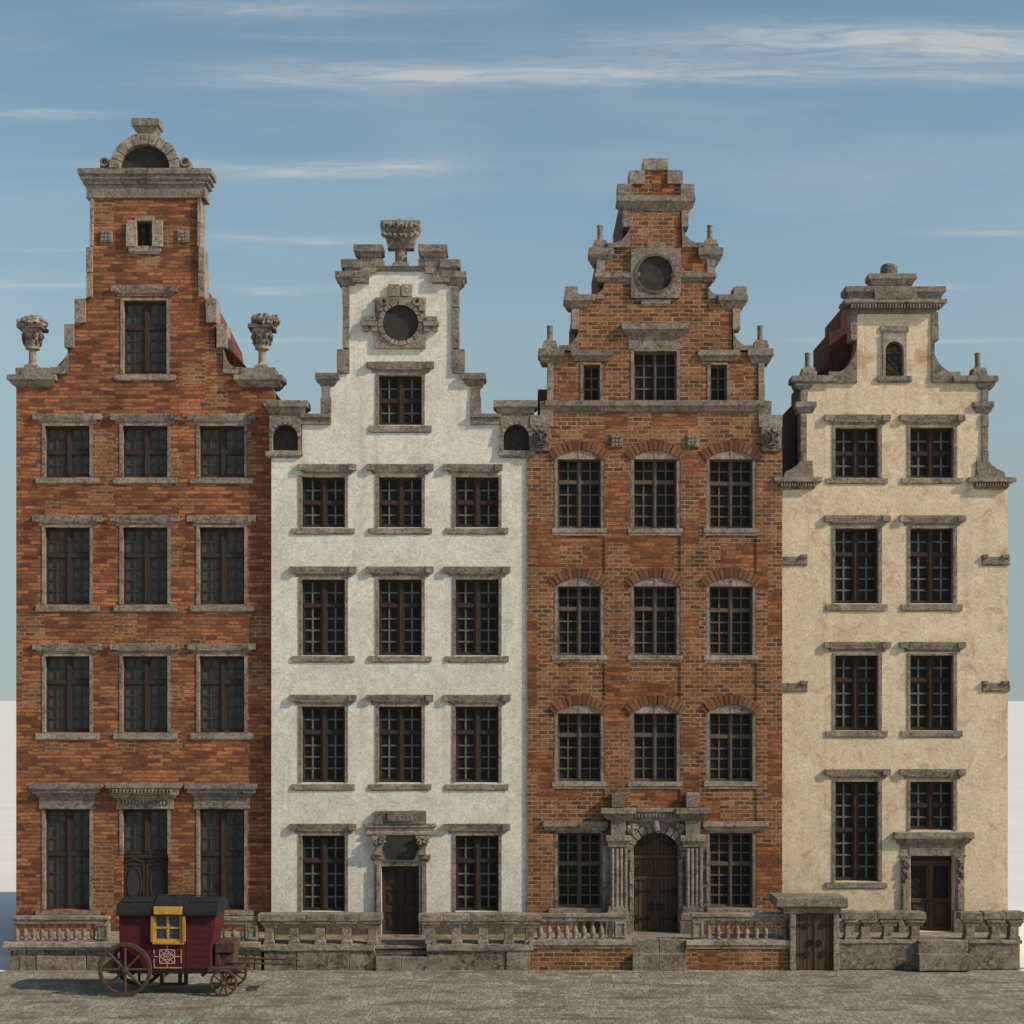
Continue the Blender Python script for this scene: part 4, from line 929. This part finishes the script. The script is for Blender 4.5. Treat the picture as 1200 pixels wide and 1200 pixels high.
# ================================================================ BALUSTRADES
def balustrade(label,a,b,top,bot,posts,nb,plane=yt+.06):
    r=thing('balustrade',label,'balustrade',(PX((a+b)/2,plane),plane+.1,PZ(bot,plane)),'stone balustrades along the terraces')
    m=MB(); m.cor(a+2,b-2,[(top,2.5),(top+3.5,2.8),(top+4.5,1.2),(top+8.5,.8)],plane,plane+.25,jit=.005); m.build('handrail',M['stone_light'],r,bevel=.006)
    m=MB(); m.cor(a+2,b-2,[(bot-2.2,.6),(bot,1)],plane,plane+.22,jit=.005); m.build('bottom_rail',M['stone'],r,bevel=.004)
    for p0,p1 in posts:
        m=MB(); m.pb(p0,p1,top+8.6,bot-2.2,plane-.015,plane+.23,.005)
        for e in ((p0+1,p1-1,top+10,top+11.5),(p0+1,p1-1,bot-5,bot-3.5),(p0+1,p0+2.6,top+11.5,bot-5),(p1-2.6,p1-1,top+11.5,bot-5)): m.pb(*e,plane-.045,plane-.01,.002)
        m.build('post',M['stone_light'],r,bevel=.005)
    lo=min([b]+[p[0] for p in posts if p[0]>(a+b)/2]); hi=max([a]+[p[1] for p in posts if p[1]<(a+b)/2])
    zt,zb=PZ(top+8,plane),PZ(bot-2,plane); h=zt-zb; first=None
    for i in range(nb):
        px=hi+(lo-hi)*(i+.5)/nb
        X,Y=PX(px,plane+.1),plane+.1
        if first is None:
            m=MB(); m.lathe(X,Y,[(.085,zb),(.085,zb+.06*h),(.06,zb+.10*h),(.085,zb+.2*h),(.095,zb+.32*h),(.085,zb+.45*h),(.055,zb+.66*h),(.047,zb+.78*h),(.065,zb+.84*h),(.055,zb+.88*h),(.078,zb+.92*h),(.078,zb+h)],12)
            first=m.build('baluster',M['stone'],r,smooth=True,loc=(X,Y,zb))
            o=first
        else:
            o=first.copy(); col.objects.link(o); o.parent=r; o.location=first.location+Vector((X-X0_,0,0))
        if i==0: X0_=X
    return r
balustrade('long balustrade left of the red wagon',15,127,1074,1104,[(113.5,127)],10)
balustrade('short balustrade right of the wagon beside the rubble parapet',205,302,1075,1104,[(205,217),(290,302)],7)
balustrade('balustrade on the brick terrace left of the arched portal',628,734,1071,1102,[(720,734)],9)
balustrade('balustrade on the brick terrace between the arched portal and cellar hatch',811,925,1070.5,1102,[(811,824.5)],9)
def parapet(label,a,b,necks,top,bot,plane=yt+.02):
    r=thing('stone_parapet',label,'parapet',(PX((a+b)/2,plane),plane+.2,PZ(bot,plane)),'stone parapets of flared blocks along the terraces')
    bounds=[a]+[(necks[i]+necks[i+1])/2 for i in range(len(necks)-1)]+[b]
    for i,x in enumerate(necks):
        l,rr=bounds[i]+.4,bounds[i+1]-.4; j=random.uniform(-.6,.6)
        m=MB(); m.cor(max(l+3,x-14),min(rr-3,x+14),[(top+j,3),(top+8+j,3.2),(top+9.5,.6)],plane,plane+.42,jit=.01)
        m.cor(max(l+6,x-9.5),min(rr-3,x+9.5),[(top+9.5,2.4),(top+12,2.2),(top+13,.4),(top+16,0),(top+17.5,-2)],plane,plane+.38,jit=.008)
        m.cor(max(l+1,x-5),min(x+5,rr-1),[(top+17,.2),(bot-5,0),(bot-4,1.2),(bot,1.4)],plane,plane+.34,jit=.008)
        m.build('flared_pier',M['stone'],r,bevel=.012)
    return r
parapet('parapet of flared stone blocks left of the white house steps',302,448,[315,344,375,406,436],1071,1107)
parapet('parapet of flared stone blocks right of the white house steps',490,636,[504,535,566,596,621],1071,1107)
parapet('parapet of flared stone blocks between cellar hatch and cream house steps',985,1085,[1011-15,1011+3,1041,1073],1069,1102)
parapet('parapet of flared stone blocks at the far right end beside the cream house door',1125,1201,[1137,1167,1189],1069,1102)

# ================================================================ CELLAR HATCH
random.seed(31); yg=yt-.12
g_=thing('cellar_entrance','low plank double door under a thick stone slab between the brick and cream houses','cellar hatch',(PX(955,yg),yg,0))
m=MB(); m.cor(916,986,[(1052,6),(1062,6.5),(1064,4)],yg,yg+1.2,jit=.012); m.cor(920,983,[(1064,2.5),(1070.5,2)],yg+.02,yg+1.1,jit=.01); m.build('cover_slab',M['stone'],g_,bevel=.012)
for a,b in ((926,932.5),(977,983.5)):
    m=MB()
    for k in range(4): m.pb(a,b,1071+k*16,1087+k*16-.3 if k<3 else 1137.5,yg+random.uniform(-.01,.01),yg+.9,.008)
    m.build('post',M['stone_light'],g_,bevel=.01)
m=MB()
for k in range(10):
    a=932.8+k*4.42; m.pb(a,a+4.1,1071,1136,yg+.1-random.uniform(0,.015),yg+.18,.003)
m.pb(954.2,955.6,1071,1136,yg+.06,yg+.15,.002)
m.box(PX(926,yg)+.02,PX(984,yg)-.02,yg+.2,yg+1.0,0,PZ(1072,yg))
d_=m.build('door',M['oak_door'],g_,bevel=.004)
m=MB()
for py in (1084,1118):
    for s in (-1,1):
        m.cut(); c=955; m.pb(*sorted((c+s*21,c+s*10)),py-.8,py+.8,yg+.06,yg+.1,.003)
        m.poly([(c+s*14,py),(c+s*9,py-4.5),(c+s*5,py),(c+s*9,py+4.5)],yg+.055,yg+.1)
m.build('strap_hinge',M['iron'],d_)
m=MB()
for s in (-1,1): m.ring(circ(955+s*5,1105,3.4,14,ry=4),circ(955+s*5,1105,2.3,14,ry=2.9),yg+.05,yg+.08)
m.build('handle',M['iron'],d_)

# ================================================================ WAGON
random.seed(41); yn=-6.15; yfar=-4.75
wg=thing('gypsy_wagon','maroon caravan wagon with black roof, yellow window and spoked wheels','wagon',(PX(196,-5.4),-5.4,0))
m=MB(); m.poly([(139.5,1069),(252.5,1069),(252,1088),(249,1100),(247,1113),(246.5,1135),(141.5,1135),(140,1110)],yn,yfar); 
for k in range(1,9): m.pb(141,247,1070+k*7.2,1070.6+k*7.2,yn-.006,yn+.01,.002)
body=m.build('body',M['wagon_red'],wg,bevel=.01)
m=MB(); m.auto=True
m.pb(140.5,143.5,1071,1135,yn-.025,yn+.05,.003); m.pb(218.5,220,1072,1135,yn-.012,yn+.05,.002)
m.build('corner_board',M['wagon_red'],wg)
# curved roof
def roofarc(m,px0,px1,zb,rise,ov,th,nn=12,cap=.0):
    x0,x1=PX(px0,yn),PX(px1,yn); a0=yn-ov; a1=yfar+ov; cy=(a0+a1)/2; hw=(a1-a0)/2
    up=[(cy-hw*math.cos(PI*i/nn),zb+rise*(math.sin(PI*i/nn)**.75)) for i in range(nn+1)]
    pts=[(a0,zb-th)]+up+[(a1,zb-th)]
    n=len(pts); nx=6; vs=[];fs=[]
    for k in range(nx+1):
        x=x0+(x1-x0)*k/nx; vs+=[(x,y,z_+random.uniform(-.008,.008)) for y,z_ in pts]
    for k in range(nx):
        for i in range(n): fs.append((k*n+i,k*n+(i+1)%n,(k+1)*n+(i+1)%n,(k+1)*n+i))
    fs.append(tuple(range(n))); fs.append(tuple(range((nx+1)*n-1,nx*n-1,-1))); m.add(vs,fs)
zb=PZ(1067,yn)
m=MB(); roofarc(m,137,256,zb-.03,.31,.14,.10,6); roofarc(m,181,219,zb,.36,.10,.08,6)
for k in range(3): m.box(PX(141,yn)+k*.0,PX(254,yn),yn+.1+k*.42,yn+.13+k*.42,zb+.22+(.12 if k==1 else 0),zb+.24+(.12 if k==1 else 0))
roof=m.build('roof',M['wagon_roof'],wg,bevel=.01)
m=MB()
for a,b,c,d in ((180,182.8,1072,1103),(210.4,213.2,1072,1103),(180,213.2,1100.5,1103.2),(182.8,210.4,1072,1073.5),(195,198,1073.5,1100.5),(182.8,210.4,1086.3,1088.6)): m.pb(a,b,c,d,yn-.05-random.uniform(0,.006),yn+.03,.003)
m.pb(178.5,215,1103.2,1106.8,yn-.09,yn+.03,.006); m.pb(180,213,1063,1071.9,yn-.165,yn-.0,.006)
wi=m.build('window',M['wagon_yellow'],wg,bevel=.006)
m=MB(); m.pb(182,211,1072,1101,yn-.02,yn-.012,0); m.build('pane',M['wagon_glass'],wi)
for a,b in ((176.3,179.7),(213.5,216.8)):
    m=MB(); m.pb(a,b,1072,1104,yn-.12,yn-.0,.005); m.build('shutter',M['wagon_ochre'],wi,bevel=.004)
m=MB(); e=.75
def ln(m,x0,y0,x1,y1,w=.8,yy=yn-.018):
    dx,dy=x1-x0,y1-y0; L=math.hypot(dx,dy); nx,ny=-dy/L*w/2,dx/L*w/2
    m.poly([(x0+nx,y0+ny),(x1+nx,y1+ny),(x1-nx,y1-ny),(x0-nx,y0-ny)],yy,yn+.005)
cx,cy=195.7,1121
for a in ((187,1113,204.4,1113),(187,1129,204.4,1129),(187,1113,187,1129),(204.4,1113,204.4,1129),(cx,1107.5,cx,1113),(cx,1129,cx,1134.5),(180,cy,187,cy),(204.4,cy,211,cy),(180.4,1113,180.4,1118),(180.4,1124,180.4,1133)): ln(m,*a)
for a,b,c,d in ((cx,1114,cx+8,cy),(cx+8,cy,cx,1128),(cx,1128,cx-8,cy),(cx-8,cy,cx,1114)): ln(m,a,b,c,d,.9,yn-.022)
for sx in (-1,1):
    for sy in (-1,1): ln(m,cx+sx*8.5,cy+sy*8,cx+sx*4.8,cy+sy*4.4,.6,yn-.016)
m.ring(circ(cx,cy,4.4,8),circ(cx,cy,3.5,8),yn-.02,yn+.005)
m.build('painted_ornament',M['wagon_pink'],body)
m=MB(); ln(m,212.2,1113,212.2,1129,1.2); ln(m,180,1134.2,213,1134.2,1.1); m.ring(circ(cx,cy,2.3,4),circ(cx,cy,1.1,4),yn-.026,yn+.005); m.build('painted_line',M['wagon_yellow'],body)
# chassis
m=MB(); zc=PZ(1135,yn)
m.box(PX(128,yn),PX(283,yn),yn+.1,yn+.2,zc-.16,zc-.005,.01); m.box(PX(128,yn),PX(283,yn),yfar-.2,yfar-.1,zc-.16,zc-.005,.01)
for px in (150,190,235,268): m.box(PX(px,yn),PX(px+3,yn),yn+.06,yfar-.06,zc-.24,zc-.13,.008)
m.box(PX(243,yn),PX(281,yn),yn-.02,yfar+.02,zc-.10,zc+.02,.012)
m.build('chassis',M['wagon_wood'],wg,bevel=.008)
m=MB(); m.box(PX(250,yn),PX(256,yn),yn+.25,yfar-.25,zc+.02,zc+.62,.012); m.box(PX(250,yn),PX(273,yn),yn+.2,yfar-.2,zc+.40,zc+.68,.012); m.box(PX(255,yn),PX(271,yn),yn+.3,yfar-.3,zc+.02,zc+.36,.012); m.build('driver_box',M['wagon_wood'],wg,bevel=.01)
m=MB()
for px in (206,213,184): 
    m.box(PX(px,yn),PX(px+4,yn),yn+.3,yn+.42,zc-.5,zc-.1,.01)
m.box(PX(184,yn),PX(216,yn),yn+.28,yn+.5,zc-.52,zc-.47,.01); m.build('step_rack',M['iron'],wg)
# shafts
m=MB()
for yy in (yn+.3,yfar-.3): m.tube((PX(266,yn),yy,zc+.12),(PX(344,yn),yy,zc+.06),.032,.028)
m.box(PX(330,yn),PX(341,yn),yn+.26,yfar-.26,zc+.06,zc+.12,.01)
m.build('shaft',M['wagon_wood'],wg,bevel=.004)
def wheel(cx,cy,r,y,nsp,spk):
    X,Z=PX(cx,-6.28),PZ(cy,-6.28); loc=(X,y,Z)
    m=MB(); nn=40; sec=[(-.045,0),(.045,0),(.045,-.085*r/.74-.02),(-.045,-.085*r/.74-.02)]
    vs=[];fs=[]
    for i in range(nn):
        a=2*PI*i/nn; rr=r*(1+.006*math.sin(a*5)+random.uniform(-.004,.004))
        for dy,dr in sec: vs.append((X+(rr+dr)*math.cos(a),y+dy,Z+(rr+dr)*math.sin(a)))
    for i in range(nn):
        for k in range(4): fs.append((i*4+k,i*4+(k+1)%4,((i+1)%nn)*4+(k+1)%4,((i+1)%nn)*4+k))
    m.add(vs,fs); w_=m.build('wheel',M['wagon_wood'],wg,loc=loc,bevel=.008)
    m=MB()
    for i in range(nsp):
        a=2*PI*i/nsp; m.tube((X+.06*math.cos(a),y,Z+.06*math.sin(a)),(X+(r-.05)*math.cos(a),y,Z+(r-.05)*math.sin(a)),spk*1.25,spk,8)
    m.build('spokes',M['wagon_wood'],w_)
    m=MB(); m.tube((X,y-.13,Z),(X,y+.1,Z),.085*max(.7,r/.74),.10*max(.7,r/.74),14); m.tube((X,y-.16,Z),(X,y-.12,Z),.045,.05,10); m.build('hub',M['wagon_wood'],w_,bevel=.008)
zw=lambda r:820+(H-r)*F/(D-6.28)
R1=.745; R2=.375
for yy in (-6.28,-4.62):
    wheel(146.5,zw(R1),R1,yy,8,.035); wheel(262,zw(R2),R2,yy,10,.026)
m=MB()
for px,r in ((146.5,R1),(262,R2)): m.tube((PX(px,-6.28),-6.25,r),(PX(px,-6.28),-4.65,r),.04)
m.build('axle',M['iron'],wg)

# ================================================================ GROUND
def sheet(name,mat,pts,z=0):
    me=bpy.data.meshes.new(name); me.from_pydata([(x,y,z) for x,y in pts],[],[tuple(range(len(pts)))]); me.materials.append(mat)
    o=bpy.data.objects.new(name,me); col.objects.link(o); o['kind']='structure'; return o
sheet('ground',M['pale'],[(-4000,-400),(4000,-400),(4000,9000),(-4000,9000)],-.02)
ye=.2
zig=[(15.35,.5),(15.35,-1.4),(15.75,-1.6),(15.35,-2.0),(15.7,-2.5),(15.5,-2.9),(16.2,-3.2),(15.9,-4.2),(17.2,-5),(17,-7),(19,-10),(22,-30),(22,-60)]
sheet('street',M['paving'],[(-22,-60),(-22,-30),(-18,-10),(-16.4,-4.2),(-15.9,-3.1),(-15.3,-2.0),(-15.3,.5)]+zig,0.0)

# ================================================================ LIGHT, SKY, CAMERA
sd=Vector((1.32,-.48,1)).normalized()
L=bpy.data.lights.new('sun','SUN'); L.energy=4.2; L.angle=math.radians(.6); L.color=(1,.87,.72)
lo=bpy.data.objects.new('sun',L); col.objects.link(lo); lo.rotation_euler=sd.to_track_quat('Z','Y').to_euler(); lo.location=(20,-30,40)
W=bpy.data.worlds.new('World'); sc.world=W; W.use_nodes=True; nt=W.node_tree; nt.nodes.clear()
N=NT.__new__(NT); N.t=nt
out=N.n('ShaderNodeOutputWorld'); bg=N.n('ShaderNodeBackground'); N.l(bg.outputs[0],out.inputs[0])
sky=N.n('ShaderNodeTexSky'); sky.sky_type='NISHITA'; sky.sun_disc=False; sky.sun_elevation=math.asin(sd.z); sky.sun_rotation=math.atan2(sd.x,sd.y)
sky.air_density=1.0; sky.dust_density=1.0; sky.ozone_density=1.0; sky.altitude=0
SKYS=.15
bg.inputs['Strength'].default_value=SKYS
tc=N.n('ShaderNodeTexCoord'); sp=N.n('ShaderNodeSeparateXYZ'); N.l(tc.outputs['Generated'],sp.inputs[0])
cz=N.n('ShaderNodeCombineXYZ'); N.l(sp.outputs[0],cz.inputs[0]); N.l(sp.outputs[1],cz.inputs[1]); N.l(N.math('ADD',N.math('MULTIPLY',sp.outputs[2],.86),.085),cz.inputs[2])
nz=N.n('ShaderNodeVectorMath',operation='NORMALIZE'); N.l(cz.outputs[0],nz.inputs[0]); N.l(nz.outputs[0],sky.inputs[0])
ay=N.math('MAXIMUM',N.math('ABSOLUTE',sp.outputs[1]),.05)
u=N.math('DIVIDE',sp.outputs[0],ay); v=N.math('DIVIDE',sp.outputs[2],ay)
cmb=N.n('ShaderNodeCombineXYZ'); N.l(u,cmb.inputs[0]); N.l(v,cmb.inputs[1])
w1=N.noise(N.map(cmb.outputs[0],(5,16,1)),1,5,.6); w2=N.noise(N.map(cmb.outputs[0],(3,20,1),(7,3,0)),1,5,.6)
uu=N.math('ADD',u,N.math('MULTIPLY',N.math('SUBTRACT',w1,.5),.20)); vv=N.math('ADD',v,N.math('MULTIPLY',N.math('SUBTRACT',w2,.5),.032))
streaks=[(700,88,330,15,.85),(420,98,190,12,.55),(980,44,260,13,.8),(1160,60,150,16,.85),(900,66,240,10,.35),(330,10,200,13,.42),(380,44,120,5,.2),(390,193,130,8,.62),(230,190,160,5,.25),(330,280,100,5.5,.6),(1150,274,80,5.5,.5),(50,134,80,5,.45),(30,328,110,4.5,.55),(320,335,70,5,.55),(310,398,80,3.5,.35),(60,296,100,3,.3),(1110,333,45,4,.4),(1150,398,70,3,.45),(940,398,60,3,.3),(1140,92,120,7,.5)]
tot=None
for cx,cy,rx,ry,s in streaks:
    a=N.math('DIVIDE',N.math('SUBTRACT',uu,(cx-600)/F),rx/F); b=N.math('DIVIDE',N.math('SUBTRACT',vv,(820-cy)/F),ry/F)
    q=N.math('ADD',N.math('MULTIPLY',a,a),N.math('MULTIPLY',b,b)); e=N.math('MULTIPLY',N.math('POWER',2.718,N.math('MULTIPLY',q,-1)),s)
    tot=e if tot is None else N.math('ADD',tot,e)
fib=N.noise(N.map(cmb.outputs[0],(9,105,1)),1,7,.7,1.6)
wide=N.noise(N.map(cmb.outputs[0],(2.2,11,1),(1.3,5,0)),1,6,.6)
cl=N.math('MULTIPLY',tot,N.ramp(fib,[(.3,.15),(.62,1.15)]))
amb=N.math('MULTIPLY',N.ramp(wide,[(.48,0.0),(.72,.32)]),N.ramp(v,[(.12,0.0),(.35,1.0)]))
cl=N.math('MINIMUM',N.math('ADD',cl,amb),.9)
front=N.math('GREATER_THAN',sp.outputs[1],0.0)
grade=N.mix(1,sky.outputs[0],N.ramp(N.math('MULTIPLY',v,1.6),[(.0,(.60,.585,.54)),(.19,(.88,.77,.60)),(.363,(1.1,1.02,.79)),(.51,(1.0,1.04,.865)),(.69,(.915,1.0,.865)),(1.0,(.9,.9,.82))]),'MULTIPLY')
c=N.mix(N.math('MULTIPLY',cl,.8),grade,(4.0,4.0,3.9)); N.l(c,bg.inputs[0])
cam=bpy.data.cameras.new('camera'); co=bpy.data.objects.new('camera',cam); col.objects.link(co)
co.location=(0,-D,H); co.rotation_euler=(PI/2,0,0); cam.sensor_width=36; cam.lens=F/1200*36; cam.shift_y=220/1200; cam.clip_end=20000; cam.clip_start=.5
sc.camera=co
sc.render.resolution_x=1024; sc.render.resolution_y=1024
vs=sc.view_settings; vs.view_transform='Standard'; vs.look='None'; vs.gamma=1; vs.exposure=0; vs.use_curve_mapping=False
